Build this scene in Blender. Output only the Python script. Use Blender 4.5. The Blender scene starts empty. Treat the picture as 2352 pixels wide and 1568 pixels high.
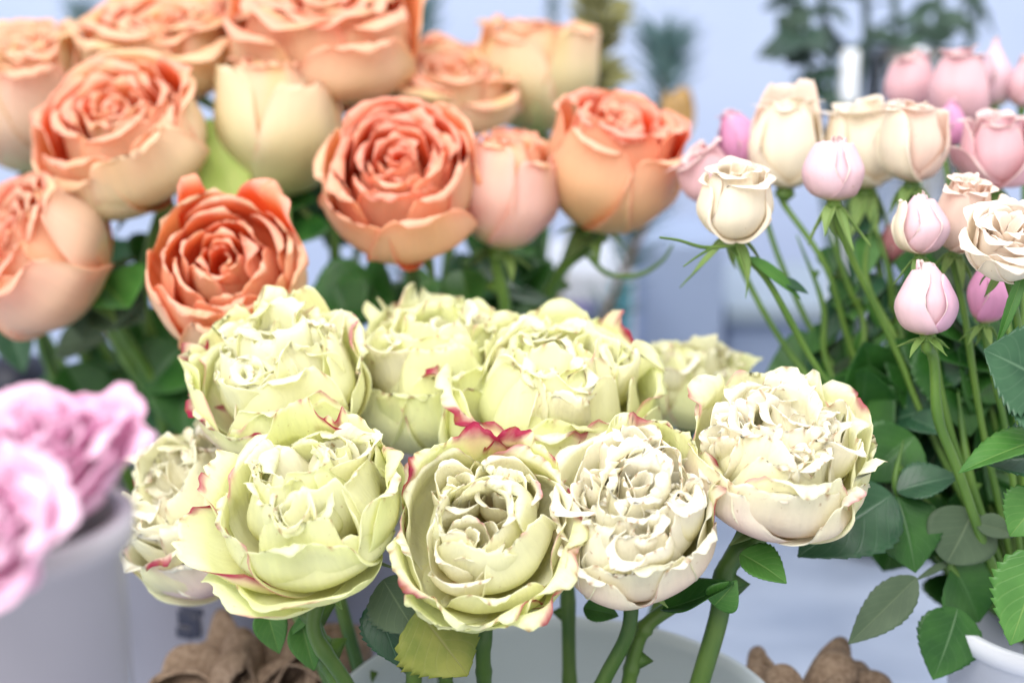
import bpy, math, random
import numpy as np
from mathutils import Vector, Matrix

# ------------------------------------------------------------------ camera
SC = bpy.context.scene
PITCH = math.radians(14.0)
CAM = np.array([0.0, 0.0, 0.55])
RT = np.array([1.0, 0.0, 0.0])
FW = np.array([0.0, math.cos(PITCH), -math.sin(PITCH)])
UP = np.array([0.0, math.sin(PITCH), math.cos(PITCH)])
K = 0.72 / 2352.0            # metres per picture unit per metre of depth (2352-wide layout grid)

def at(px, py, d):
    return CAM + d * (FW + RT * ((px - 1176) * K) + UP * ((784 - py) * K))

def cdir(a, b, c):           # right, up, towards the camera
    v = RT * a + UP * b - FW * c
    return v / np.linalg.norm(v)

cam_d = bpy.data.cameras.new('camera')
cam_o = bpy.data.objects.new('camera', cam_d)
SC.collection.objects.link(cam_o)
cam_o.location = CAM.tolist()
cam_o.rotation_euler = (math.radians(90) - PITCH, 0, 0)
cam_d.lens = 50; cam_d.sensor_width = 36
cam_d.clip_start = 0.02; cam_d.clip_end = 50
cam_d.dof.use_dof = True
cam_d.dof.focus_distance = 0.70
cam_d.dof.aperture_fstop = 3.0
cam_d.dof.aperture_blades = 9
SC.camera = cam_o

# ------------------------------------------------------------------ light
world = bpy.data.worlds.new('World'); SC.world = world
world.use_nodes = True
bg = world.node_tree.nodes['Background']
bg.inputs[0].default_value = (1.0, 0.98, 0.95, 1)
bg.inputs[1].default_value = 0.95

def area(name, loc, target, size, power, col):
    l = bpy.data.lights.new(name, 'AREA'); l.shape = 'RECTANGLE'
    l.size = size[0]; l.size_y = size[1]; l.energy = power; l.color = col
    o = bpy.data.objects.new(name, l); SC.collection.objects.link(o)
    o.location = loc
    o.rotation_euler = (Vector(target) - Vector(loc)).to_track_quat('-Z', 'Y').to_euler()
    return o
area('window_light', (-0.6, -0.7, 2.1), (0, 0.8, 0.3), (1.8, 1.6), 52, (1.0, 0.985, 0.96))
area('ceiling_light', (0.5, 1.15, 2.3), (0.1, 1.0, 0.3), (1.0, 0.7), 15, (0.97, 0.98, 1.0))

SC.view_settings.view_transform = 'Standard'
SC.view_settings.look = 'None'
SC.view_settings.exposure = 0.43
SC.view_settings.gamma = 1.0
SC.view_settings.use_curve_mapping = False
SC.render.engine = 'CYCLES'
SC.cycles.max_bounces = 10
SC.cycles.diffuse_bounces = 7
SC.cycles.transmission_bounces = 6
SC.cycles.transparent_max_bounces = 8
SC.cycles.caustics_reflective = False
SC.cycles.caustics_refractive = False

# ------------------------------------------------------------------ helpers
def lin(c):
    c = np.asarray(c, float) / 255.0
    return np.where(c <= 0.04045, c / 12.92, ((c + 0.055) / 1.055) ** 2.4)

def smooth(a, b, x):
    t = np.clip((x - a) / (b - a), 0, 1)
    return t * t * (3 - 2 * t)

def mixc(a, b, t):
    t = np.asarray(t)[..., None]
    return a * (1 - t) + b * t

class Noise3:
    """smooth vector noise made of random sine waves"""
    def __init__(self, rng, freq, n=7):
        d = rng.normal(size=(n, 3)); d /= np.linalg.norm(d, axis=1)[:, None]
        self.k = d * (freq * rng.uniform(0.5, 1.5, n))[:, None]
        self.p = rng.uniform(0, 6.28, n); self.n = n
    def __call__(self, P):
        return np.sin(P @ self.k.T + self.p).sum(-1) / math.sqrt(self.n)

def catmull(pts, n):
    P = np.asarray(pts, float)
    P = np.vstack([2 * P[0] - P[1], P, 2 * P[-1] - P[-2]])
    out = []
    seg = len(P) - 3
    for i in range(seg):
        p0, p1, p2, p3 = P[i:i + 4]
        m = max(3, n // seg)
        t = np.linspace(0, 1, m, endpoint=(i == seg - 1))[:, None]
        out.append(0.5 * ((2 * p1) + (-p0 + p2) * t + (2 * p0 - 5 * p1 + 4 * p2 - p3) * t ** 2 + (-p0 + 3 * p1 - 3 * p2 + p3) * t ** 3))
    return np.vstack(out)

def mesh_obj(name, V, F, mat, parent=None, col=None, uv=None, flat=False, origin=None):
    V = np.asarray(V, float)
    if parent is not None:
        org = np.array(parent['_o']); V = V - org
    elif origin is not None:
        V = V - np.asarray(origin)
    me = bpy.data.meshes.new(name)
    F = np.asarray(F, np.int32)
    nf, k = F.shape
    me.vertices.add(len(V)); me.vertices.foreach_set('co', V.astype(np.float32).ravel())
    me.loops.add(nf * k); me.loops.foreach_set('vertex_index', F.ravel())
    me.polygons.add(nf)
    me.polygons.foreach_set('loop_start', np.arange(0, nf * k, k, dtype=np.int32))
    me.polygons.foreach_set('loop_total', np.full(nf, k, np.int32))
    if not flat:
        me.polygons.foreach_set('use_smooth', np.ones(nf, bool))
    me.update(calc_edges=True)
    if col is not None:
        ca = me.color_attributes.new('pigment', 'FLOAT_COLOR', 'POINT')
        c4 = np.ones((len(V), 4), np.float32); c4[:, :3] = np.clip(col, 0, 1)
        ca.data.foreach_set('color', c4.ravel())
    if uv is not None:
        ul = me.uv_layers.new(name='UVMap')
        ul.data.foreach_set('uv', np.asarray(uv, np.float32)[F.ravel()].ravel())
    me.materials.append(mat)
    o = bpy.data.objects.new(name, me); SC.collection.objects.link(o)
    if parent is not None:
        o.parent = parent
    elif origin is not None:
        o.location = [float(x) for x in origin]
    return o

def thing(name, loc, label, cat, group=None, kind=None):
    o = bpy.data.objects.new(name, None); SC.collection.objects.link(o)
    o.empty_display_size = 0.02
    o.location = [float(x) for x in loc]
    o['_o'] = [float(x) for x in loc]
    tag(o, label, cat, group, kind)
    return o

def sub(parent, name):       # an Empty part grouping sub-parts
    o = bpy.data.objects.new(name, None); SC.collection.objects.link(o)
    o.empty_display_size = 0.01
    o.parent = parent; o['_o'] = list(parent['_o'])
    return o

def tag(o, label=None, cat=None, group=None, kind=None):
    if label: o['label'] = label
    if cat: o['category'] = cat
    if group: o['group'] = group
    if kind: o['kind'] = kind
    return o

def grid_faces(nv, nu, off=0, flip=False):
    i = np.arange(nv - 1)[:, None] * nu + np.arange(nu - 1)[None, :]
    f = np.stack([i, i + 1, i + nu + 1, i + nu], -1).reshape(-1, 4) + off
    return f[:, ::-1] if flip else f

def sheet(P, thick):
    """close a grid of points (nv,nu,3) into a thin solid; returns V,F; first half is the front"""
    nv, nu, _ = P.shape
    du = np.gradient(P, axis=1); dv = np.gradient(P, axis=0)
    N = np.cross(du, dv); L = np.linalg.norm(N, axis=-1, keepdims=True); N = N / np.maximum(L, 1e-12)
    Q = P - N * thick
    V = np.vstack([P.reshape(-1, 3), Q.reshape(-1, 3)])
    n = nv * nu
    F = [grid_faces(nv, nu), grid_faces(nv, nu, n, True)]
    def rim(idx):
        a = idx[:-1]; b = idx[1:]
        return np.stack([b, a, a + n, b + n], -1)
    top = (nv - 1) * nu + np.arange(nu)
    F.append(rim(np.arange(nu))); F.append(rim(top[::-1]))
    F.append(rim((np.arange(nv) * nu)[::-1])); F.append(rim(np.arange(nv) * nu + nu - 1))
    return V, np.vstack(F)

def tube(pts, rad, n=10, sm=20, rng=None, knob=0.0, cap=True):
    C = catmull(pts, sm) if len(pts) > 2 else np.linspace(pts[0], pts[1], max(3, sm // 2))
    m = len(C); t = np.linspace(0, 1, m)
    r = np.interp(t, np.linspace(0, 1, len(np.atleast_1d(rad))), np.atleast_1d(rad))
    if knob and rng is not None:
        for _ in range(3):
            r = r * (1 + knob * np.exp(-((t - rng.uniform(0.1, 0.95)) / 0.03) ** 2))
    T = np.gradient(C, axis=0); T /= np.linalg.norm(T, axis=1)[:, None]
    a = np.array([0.3, 0.5, 0.8]); A = np.cross(T, a); A /= np.linalg.norm(A, axis=1)[:, None]
    B = np.cross(T, A)
    th = np.linspace(0, 2 * math.pi, n, endpoint=False)
    P = C[:, None] + r[:, None, None] * (np.cos(th)[None, :, None] * A[:, None] + np.sin(th)[None, :, None] * B[:, None])
    V = P.reshape(-1, 3)
    i = np.arange(m - 1)[:, None] * n; j = np.arange(n)[None, :]; j2 = (j + 1) % n
    F = np.stack([i + j, i + j2, i + n + j2, i + n + j], -1).reshape(-1, 4)
    if cap:
        V = np.vstack([V, C[0], C[-1]])
        jj = np.arange(n)
        c0 = len(V) - 2; c1 = len(V) - 1
        f0 = np.stack([(jj + 1) % n, jj, np.full(n, c0), np.full(n, c0)], -1)
        f1 = np.stack([(m - 1) * n + jj, (m - 1) * n + (jj + 1) % n, np.full(n, c1), np.full(n, c1)], -1)
        # quads with a doubled corner are avoided: split into triangles through midpoints
        return V, F, (f0[:, :3], f1[:, :3])
    return V, F, None

def tube_obj(name, pts, rad, mat, parent, n=10, sm=20, rng=None, knob=0.0, extra=None):
    V, F, caps = tube(pts, rad, n, sm, rng, knob)
    tri = [F[:, [0, 1, 2]], F[:, [0, 2, 3]], caps[0], caps[1]]
    if extra is not None:
        EV, EF = extra; tri.append(EF + len(V)); V = np.vstack([V, EV])
    return mesh_obj(name, V, np.vstack(tri), mat, parent)

def rounded_box(name, c, size, mat, parent=None, bev=0.004, rotz=0.0, origin=None):
    import bmesh
    bm = bmesh.new(); bmesh.ops.create_cube(bm, size=1)
    for v in bm.verts: v.co = Vector((v.co.x * size[0], v.co.y * size[1], v.co.z * size[2]))
    if bev: bmesh.ops.bevel(bm, geom=bm.edges[:], offset=bev, segments=3, affect='EDGES', profile=0.5)
    bmesh.ops.rotate(bm, verts=bm.verts[:], cent=(0, 0, 0), matrix=Matrix.Rotation(rotz, 3, 'Z'))
    bmesh.ops.triangulate(bm, faces=bm.faces[:])
    V = np.array([v.co[:] for v in bm.verts]) + np.asarray(c)
    F = np.array([[v.index for v in f.verts] for f in bm.faces]); bm.free()
    return mesh_obj(name, V, F, mat, parent, flat=True, origin=origin)

def lathe(name, c, prof, mat, parent=None, n=64, origin=None, sx=1.0):
    prof = np.asarray(prof, float); m = len(prof)
    th = np.linspace(0, 2 * math.pi, n, endpoint=False)
    V = np.stack([prof[:, 0:1] * np.cos(th) * sx, prof[:, 0:1] * np.sin(th), np.repeat(prof[:, 1:2], n, 1)], -1).reshape(-1, 3) + np.asarray(c)
    i = np.arange(m - 1)[:, None] * n; j = np.arange(n)[None, :]; j2 = (j + 1) % n
    F = np.stack([i + j, i + j2, i + n + j2, i + n + j], -1).reshape(-1, 4)
    return mesh_obj(name, V, F, mat, parent, origin=origin)

# ------------------------------------------------------------------ materials
def newmat(name):
    m = bpy.data.materials.new(name); m.use_nodes = True
    nt = m.node_tree; nt.nodes.clear()
    out = nt.nodes.new('ShaderNodeOutputMaterial')
    return m, nt, out

def petal_mat(name, trans=0.3, rough=0.5, spec=0.25, bump=0.25, vein=(26, 3.0), tone=(.97, 1.02), spots=.4):
    m, nt, out = newmat(name); N = nt.nodes; L = nt.links
    at_ = N.new('ShaderNodeAttribute'); at_.attribute_name = 'pigment'
    uv = N.new('ShaderNodeUVMap')
    mp = N.new('ShaderNodeMapping'); mp.inputs['Scale'].default_value = (vein[0], vein[1], 1)
    L.new(uv.outputs[0], mp.inputs[0])
    nz = N.new('ShaderNodeTexNoise'); nz.inputs['Scale'].default_value = 1.0; nz.inputs['Detail'].default_value = 3
    L.new(mp.outputs[0], nz.inputs['Vector'])
    tc = N.new('ShaderNodeTexCoord')
    nz2 = N.new('ShaderNodeTexNoise'); nz2.inputs['Scale'].default_value = 160; nz2.inputs['Detail'].default_value = 4
    L.new(tc.outputs['Object'], nz2.inputs['Vector'])
    nz3 = N.new('ShaderNodeTexNoise'); nz3.inputs['Scale'].default_value = 420; nz3.inputs['Detail'].default_value = 2
    L.new(tc.outputs['Object'], nz3.inputs['Vector'])
    sr = N.new('ShaderNodeMapRange'); sr.inputs[1].default_value = 0.70; sr.inputs[2].default_value = 0.76; sr.inputs[4].default_value = spots
    L.new(nz3.outputs[0], sr.inputs[0])
    # mild tonal variation of the pigment
    rmp = N.new('ShaderNodeMapRange'); rmp.inputs[1].default_value = 0.3; rmp.inputs[2].default_value = 0.7
    rmp.inputs[3].default_value = tone[0]; rmp.inputs[4].default_value = tone[1]
    L.new(nz.outputs[0], rmp.inputs[0])
    mul = N.new('ShaderNodeVectorMath'); mul.operation = 'SCALE'
    sm = N.new('ShaderNodeMix'); sm.data_type = 'RGBA'; L.new(sr.outputs[0], sm.inputs[0]); L.new(at_.outputs['Color'], sm.inputs[6]); sm.inputs[7].default_value = (.42, .24, .10, 1)
    L.new(sm.outputs[2], mul.inputs[0]); L.new(rmp.outputs[0], mul.inputs['Scale'])
    add = N.new('ShaderNodeMath'); add.operation = 'ADD'
    L.new(nz.outputs[0], add.inputs[0]); L.new(nz2.outputs[0], add.inputs[1])
    bp = N.new('ShaderNodeBump'); bp.inputs['Strength'].default_value = bump; bp.inputs['Distance'].default_value = 0.0012
    L.new(add.outputs[0], bp.inputs['Height'])
    ps = N.new('ShaderNodeBsdfPrincipled'); ps.inputs['Roughness'].default_value = rough
    ps.inputs['Specular IOR Level'].default_value = spec
    L.new(mul.outputs[0], ps.inputs['Base Color']); L.new(bp.outputs[0], ps.inputs['Normal'])
    tr = N.new('ShaderNodeBsdfTranslucent'); L.new(mul.outputs[0], tr.inputs[0]); L.new(bp.outputs[0], tr.inputs['Normal'])
    mx = N.new('ShaderNodeMixShader'); mx.inputs[0].default_value = trans
    L.new(ps.outputs[0], mx.inputs[1]); L.new(tr.outputs[0], mx.inputs[2]); L.new(mx.outputs[0], out.inputs[0])
    return m

def leaf_mat(name, c1, c2, vein, rough=0.38, trans=0.22):
    m, nt, out = newmat(name); N = nt.nodes; L = nt.links
    uv = N.new('ShaderNodeUVMap'); sp = N.new('ShaderNodeSeparateXYZ'); L.new(uv.outputs[0], sp.inputs[0])
    # u in 0..1 with the midrib at 0.5; side veins = bands of v - |u|
    s = N.new('ShaderNodeMath'); s.operation = 'SUBTRACT'; L.new(sp.outputs[0], s.inputs[0]); s.inputs[1].default_value = 0.5
    ab = N.new('ShaderNodeMath'); ab.operation = 'ABSOLUTE'; L.new(s.outputs[0], ab.inputs[0])
    k1 = N.new('ShaderNodeMath'); k1.operation = 'MULTIPLY_ADD'; L.new(ab.outputs[0], k1.inputs[0]); k1.inputs[1].default_value = -0.75; L.new(sp.outputs[1], k1.inputs[2])
    k2 = N.new('ShaderNodeMath'); k2.operation = 'MULTIPLY'; L.new(k1.outputs[0], k2.inputs[0]); k2.inputs[1].default_value = 44
    sn = N.new('ShaderNodeMath'); sn.operation = 'SINE'; L.new(k2.outputs[0], sn.inputs[0])
    r1 = N.new('ShaderNodeMapRange'); r1.inputs[1].default_value = 0.75; r1.inputs[2].default_value = 1.0; L.new(sn.outputs[0], r1.inputs[0])
    r2 = N.new('ShaderNodeMapRange'); r2.inputs[1].default_value = 0.025; r2.inputs[2].default_value = 0.0; L.new(ab.outputs[0], r2.inputs[0])
    mxv = N.new('ShaderNodeMath'); mxv.operation = 'MAXIMUM'
    h = N.new('ShaderNodeMath'); h.operation = 'MULTIPLY'; L.new(r1.outputs[0], h.inputs[0]); h.inputs[1].default_value = 0.16
    L.new(h.outputs[0], mxv.inputs[0]); L.new(r2.outputs[0], mxv.inputs[1])
    tc = N.new('ShaderNodeTexCoord'); nz = N.new('ShaderNodeTexNoise'); nz.inputs['Scale'].default_value = 45; nz.inputs['Detail'].default_value = 4
    L.new(tc.outputs['Object'], nz.inputs['Vector'])
    cr = N.new('ShaderNodeMapRange'); cr.inputs[1].default_value = 0.35; cr.inputs[2].default_value = 0.65; L.new(nz.outputs[0], cr.inputs[0])
    m1 = N.new('ShaderNodeMix'); m1.data_type = 'RGBA'; L.new(cr.outputs[0], m1.inputs[0])
    m1.inputs[6].default_value = (*lin(c1), 1); m1.inputs[7].default_value = (*lin(c2), 1)
    m2 = N.new('ShaderNodeMix'); m2.data_type = 'RGBA'; L.new(mxv.outputs[0], m2.inputs[0])
    L.new(m1.outputs[2], m2.inputs[6]); m2.inputs[7].default_value = (*lin(vein), 1)
    bp = N.new('ShaderNodeBump'); bp.inputs['Strength'].default_value = 0.35; bp.inputs['Distance'].default_value = 0.001; bp.invert = True
    ad = N.new('ShaderNodeMath'); ad.operation = 'ADD'; L.new(mxv.outputs[0], ad.inputs[0]); L.new(nz.outputs[0], ad.inputs[1]); L.new(ad.outputs[0], bp.inputs['Height'])
    ps = N.new('ShaderNodeBsdfPrincipled'); ps.inputs['Roughness'].default_value = rough; ps.inputs['Specular IOR Level'].default_value = 0.4
    L.new(m2.outputs[2], ps.inputs['Base Color']); L.new(bp.outputs[0], ps.inputs['Normal'])
    tr = N.new('ShaderNodeBsdfTranslucent'); L.new(m2.outputs[2], tr.inputs[0])
    mx = N.new('ShaderNodeMixShader'); mx.inputs[0].default_value = trans
    L.new(ps.outputs[0], mx.inputs[1]); L.new(tr.outputs[0], mx.inputs[2]); L.new(mx.outputs[0], out.inputs[0])
    return m

def plain_mat(name, c1, c2=None, scale=20, rough=0.5, bump=0.1, spec=0.4, detail=5, stretch=(1, 1, 1), bdist=0.001):
    m, nt, out = newmat(name); N = nt.nodes; L = nt.links
    c2 = c2 if c2 is not None else c1
    tc = N.new('ShaderNodeTexCoord'); mp = N.new('ShaderNodeMapping'); mp.inputs['Scale'].default_value = stretch
    L.new(tc.outputs['Object'], mp.inputs[0])
    nz = N.new('ShaderNodeTexNoise'); nz.inputs['Scale'].default_value = scale; nz.inputs['Detail'].default_value = detail
    L.new(mp.outputs[0], nz.inputs['Vector'])
    r = N.new('ShaderNodeMapRange'); r.inputs[1].default_value = 0.32; r.inputs[2].default_value = 0.68; L.new(nz.outputs[0], r.inputs[0])
    mx = N.new('ShaderNodeMix'); mx.data_type = 'RGBA'; L.new(r.outputs[0], mx.inputs[0])
    mx.inputs[6].default_value = (*lin(c1), 1); mx.inputs[7].default_value = (*lin(c2), 1)
    bp = N.new('ShaderNodeBump'); bp.inputs['Strength'].default_value = bump; bp.inputs['Distance'].default_value = bdist
    L.new(nz.outputs[0], bp.inputs['Height'])
    ps = N.new('ShaderNodeBsdfPrincipled'); ps.inputs['Roughness'].default_value = rough; ps.inputs['Specular IOR Level'].default_value = spec
    L.new(mx.outputs[2], ps.inputs['Base Color']); L.new(bp.outputs[0], ps.inputs['Normal'])
    L.new(ps.outputs[0], out.inputs[0])
    return m

M_green = petal_mat('ruffled petal', trans=0.52, rough=0.42, spec=0.35, bump=0.4)
M_peach = petal_mat('peach petal', trans=0.46, rough=0.45, spec=0.3, bump=0.2)
M_spray = petal_mat('spray petal', trans=0.36, rough=0.5, spec=0.2, bump=0.05, vein=(9, 1.4), tone=(.94, 1.02))
M_peony = petal_mat('peony petal', trans=0.3, rough=0.5, spec=0.2, bump=0.1)
M_stem = plain_mat('rose stem', (48, 84, 34), (92, 118, 50), 45, 0.42, 0.5, stretch=(1, 1, 0.35))
M_stem2 = plain_mat('pale stem', (58, 94, 36), (100, 132, 54), 45, 0.45, 0.4, stretch=(1, 1, 0.35))
M_sepal = leaf_mat('sepal', (112, 146, 72), (140, 168, 96), (165, 185, 120), 0.5, 0.3)
M_sepal_dark = leaf_mat('dark sepal', (58, 84, 44), (92, 112, 58), (110, 125, 80), 0.5, 0.2)
M_lime = leaf_mat('pale lime petal leaf', (176, 200, 96), (196, 212, 120), (190, 206, 120), 0.5, 0.35)
M_wilt = leaf_mat('wilted sepal', (104, 122, 44), (146, 150, 70), (150, 150, 92), 0.55, 0.3)
M_leaf = [leaf_mat('leaf deep green', (32, 80, 28), (56, 106, 40), (70, 112, 62)),
          leaf_mat('leaf blue green', (40, 78, 54), (60, 100, 70), (92, 126, 98), 0.3),
          leaf_mat('leaf fresh green', (60, 112, 44), (84, 136, 62), (120, 158, 84)),
          leaf_mat('leaf underside', (72, 92, 68), (86, 106, 80), (104, 122, 92), 0.6)]

# ------------------------------------------------------------------ petals
def petal_grid(sp, nu, nv, rng):
    """one petal around the local Z axis, in bloom units. returns P(nv,nu,3), U, V"""
    u = np.linspace(-1, 1, nu); v = np.linspace(0, 1, nv) ** 0.8
    U, V = np.meshgrid(u, v)
    rb, h, rt, fl, fz = sp['rb'], sp['h'], sp['rt'], sp['fl'], sp.get('fz', 0.0)
    z0 = sp.get('z0', 0.0)
    if 'spine' in sp:
        ctl = sp['spine']
    else:
        ctl = [(0.05, z0), (rb * sp.get('taper', 0.72), z0 + (h - z0) * 0.14), (rb, z0 + (h - z0) * 0.48),
               (0.5 * (rb + rt), z0 + (h - z0) * 0.80), (rt, h), (rt + fl, h + fz)]
    C = catmull(ctl, 60)
    d = np.r_[0, np.cumsum(np.linalg.norm(np.diff(C, axis=0), axis=1))]; Ltot = d[-1]; d = d / Ltot
    cr = sp.get('corner', 0.28)
    tip = sp.get('tip', 0.0)
    ph = rng.uniform(0, 6.28, 8)
    ruf = sp.get('ruf', 0.03); jag = sp.get('jag', 0.012)
    smax = 1 - cr * np.abs(U) ** 3.2 + tip * np.exp(-(U / 0.16) ** 2) \
        + jag * (np.sin(7 * U + ph[0]) * 1.5 + np.sin(17 * U + ph[1]) * 0.8 + np.sin(31 * U + ph[2]) * 0.45)
    S = np.clip(V * smax, 0, 1.06)
    def ev(s):
        r = np.interp(s, d, C[:, 0]); z = np.interp(s, d, C[:, 1])
        ex = np.maximum(s - 1, 0) * Ltot
        t = C[-1] - C[-3]; t = t / np.linalg.norm(t)
        return r + ex * t[0], z + ex * t[1]
    r, z = ev(S)
    r2, z2 = ev(np.clip(S - 0.01, 0, 1.05))
    tr, tz = r - r2, z - z2; tl = np.hypot(tr, tz) + 1e-9; tr, tz = tr / tl, tz / tl
    W = sp['W']
    g = 0.12 + 0.88 * np.sin(0.5 * math.pi * np.clip(V / 0.62, 0, 1)) ** 0.9
    g = g * (1 - 0.18 * V ** 5)
    rho = np.maximum(r, 0.10) * sp.get('flat', 1.0)
    phi = np.clip(U * W * g / rho, -2.7, 2.7)
    nr, nz_ = tz, -tr                      # outward normal of the spine (r,z)
    drop = rho * (1 - np.cos(phi))
    tang = rho * np.sin(phi)
    # ruffle, growing to the free edge
    edge = np.clip(np.maximum(V ** 3.0, np.abs(U) ** 4 * smooth(0.15, 0.6, V)), 0, 1)
    k1, k2, k3 = rng.uniform(2.0, 4.6), rng.uniform(5.0, 9.5), rng.uniform(11, 20)
    w1, w2, w3 = rng.uniform(.7, 1.6), rng.uniform(.2, .9), rng.uniform(.0, .35) * sp.get('fine', 1.0)
    loc = 0.55 + 0.45 * np.sin(2.3 * U + ph[0])
    rf = ruf * (np.sin(k1 * U + ph[3] + 1.2 * V) * w1 + np.sin(k2 * U + ph[4] - 2 * V) * w2 * loc
                + np.sin(k3 * U + ph[5] + 2 * V) * w3 * loc) * edge
    bulge = sp.get('lump', 0.02) * np.sin(5 * V + ph[7] + 3 * U) * smooth(0, 0.4, V)
    roll = sp.get('roll', 0.0) * smooth(0.72, 1.0, np.abs(U)) ** 1.5 * smooth(0.2, 0.6, V)
    off = rf + bulge + roll
    R_ = r - drop + off * nr
    Z_ = z + off * nz_ + ruf * 0.5 * edge * np.sin(6.3 * U + ph[1])
    T_ = tang + ruf * 0.35 * edge * np.sin(9 * U + ph[2])
    a = sp['th']
    X = R_ * math.cos(a) - T_ * math.sin(a); Y = R_ * math.sin(a) + T_ * math.cos(a)
    P = np.stack([X, Y, Z_], -1)
    if 'tilt' in sp:                       # lean the petal (radians) about its base, outward
        ta = sp['tilt']; ax = np.array([-math.sin(a), math.cos(a), 0.0]); b = np.array([0, 0, 0.0])
        P = rot(P - b, ax, ta) + b
    if 'sub' in sp:                        # small whorl set off the main axis
        cx, cy, cz, ax, ang = sp['sub']
        P = rot(P, np.array(ax), ang) + np.array([cx, cy, cz])
    return P, U, V

def rot(P, ax, a):
    ax = ax / np.linalg.norm(ax)
    c, s = math.cos(a), math.sin(a)
    return P * c + np.cross(np.broadcast_to(ax, P.shape), P) * s + ax * (P @ ax)[..., None] * (1 - c)

def pig_green(sp, U, V, side, rng):
    f = sp['f']
    cen = sp.get('cen', 0.0)
    tint = sp.get('tint', 0.5)             # 0 white .. 1 lime
    if side == 0:                          # inner face
        top = mixc(lin((255, 253, 244)), lin((249, 251, 208)), np.full(U.shape, tint))
        base = lin((234, 230, 140)) if rng.random() < 0.75 else lin((240, 205, 150))
        c = mixc(base * np.ones(U.shape + (3,)), top, smooth(0.1, 0.75, V))
    else:
        bl = min(1.2, sp.get('blush', 0.0))
        top = mixc(lin((254, 250, 236)), lin((245, 248, 202)), np.full(U.shape, tint))
        base = mixc(lin((232, 230, 166)), lin((226, 192, 190)), np.full(U.shape, bl))
        c = mixc(base, top, smooth(0.15 + .12 * bl, 0.85 + .25 * bl, V))
    p = sp.get('pink', 0.0)
    ph = sp['_ph']
    n = np.sin(3.1 * U + ph[0]) + 0.6 * np.sin(7.7 * U + ph[1]) + 0.3 * np.sin(19 * U + ph[2])
    w = 0.066 * min(p, 1.4) * np.clip(n * 0.7 - 0.35 + p * 0.55, 0, 1.5)
    e = np.maximum(V, 0.90 + (np.abs(U) - 0.93) * 1.4 * smooth(0.35, 0.8, V))
    m = smooth(1 - w - 0.035, 1 - w * 0.35, e) * smooth(0.0, 0.015, w)
    crim = lin((184, 44, 84)) if p > 0.5 else lin((214, 128, 142))
    c = mixc(c, crim, np.clip(m * min(1, 0.35 + p), 0, 1))
    c = mixc(c, lin((236, 176, 180)), np.clip(smooth(1 - w * 3.2 - .05, 1, e) * smooth(0, .03, w) - m, 0, 1) * .45 * min(1, p + .3))
    # bruised brown margin flecks
    b = sp.get('fleck', 0.0)
    fl = smooth(1.25 - 0.5 * b, 1.5 - 0.5 * b, np.sin(23 * U + ph[3]) + 0.7 * np.sin(41 * U + ph[4])) * smooth(0.95, 0.995, V) * (b > 0)
    c = mixc(c, lin((176, 128, 64)), np.clip(fl, 0, 1) * 0.8)
    return c

def pig_peach(sp, U, V, side, rng):
    f = sp['f']; k = sp.get('coral', 0.8); cream = sp.get('cream', 0.5)
    if side == 0:
        base = lin((242, 90, 36)); mid = mixc(lin((250, 204, 156)), lin((252, 124, 76)), np.full(U.shape, k))
        rim = mixc(lin((252, 232, 196)), lin((255, 196, 174)), np.full(U.shape, k))
        c = mixc(base * np.ones(U.shape + (3,)), mid, smooth(0.15, 0.7, V)); c = mixc(c, rim, smooth(0.82, 1, V))
    else:
        base = mixc(lin((240, 200, 150)), lin((214, 228, 150)), np.full(U.shape, cream))
        mid = mixc(lin((249, 198, 160)), lin((247, 244, 212)), np.full(U.shape, cream))
        c = mixc(base, mid, smooth(0.2, 0.95, V))
        if sp.get('pale'):
            c = mixc(c, lin((246, 218, 210)), smooth(0.1, 0.5, V) * sp['pale'])
        c = mixc(c, lin((248, 146, 118)), smooth(0.84, 1.0, np.maximum(V, np.abs(U) ** 3 * smooth(0.3, 0.8, V))) * (0.12 + 0.45 * k))
    ph = sp['_ph']
    n = np.clip(np.sin(2.7 * U + ph[0] + 2 * V) * 0.5 + np.sin(6 * U - 3 * V + ph[1]) * 0.3, -1, 1)
    c = mixc(c, lin((216, 214, 120)), np.clip(n - 0.15, 0, 1) * sp.get('olive', 0.25) * smooth(0.5, 0.95, V))
    return c

def pig_spray(sp, U, V, side, rng):
    c0 = lin(sp['c0']); c1 = lin(sp['c1'])       # base, top
    if side == 0: c1 = c1 * 0.6 + lin((250, 240, 228)) * 0.4
    c = mixc(c0 * np.ones(U.shape + (3,)), c1, smooth(0.05, 0.6, V))
    c = mixc(lin((206, 206, 140)) * np.ones(U.shape + (3,)), c, smooth(0.0, 0.28, V) if side else np.ones(U.shape))
    c = mixc(c, lin((250, 236, 226)), smooth(0.93, 1.0, np.maximum(V, np.abs(U) * smooth(0.4, 0.8, V))) * 0.65)
    return c

def pig_peony(sp, U, V, side, rng):
    c = mixc(lin((228, 166, 202)) * np.ones(U.shape + (3,)), lin((250, 218, 238)), smooth(0.1, 0.8, V) * sp.get('lite', 0.8))
    return c

PIG = {'green': (pig_green, M_green), 'peach': (pig_peach, M_peach), 'spray': (pig_spray, M_spray), 'peony': (pig_peony, M_peony)}

def frame_of(axis, spin=0.0):
    z = axis / np.linalg.norm(axis)
    x = RT - z * (RT @ z)
    if np.linalg.norm(x) < 0.2: x = UP - z * (UP @ z)
    x /= np.linalg.norm(x); y = np.cross(z, x)
    M = np.stack([x, y, z], 1)
    c, s = math.cos(spin), math.sin(spin)
    return M @ np.array([[c, -s, 0], [s, c, 0], [0, 0, 1]])

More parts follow.
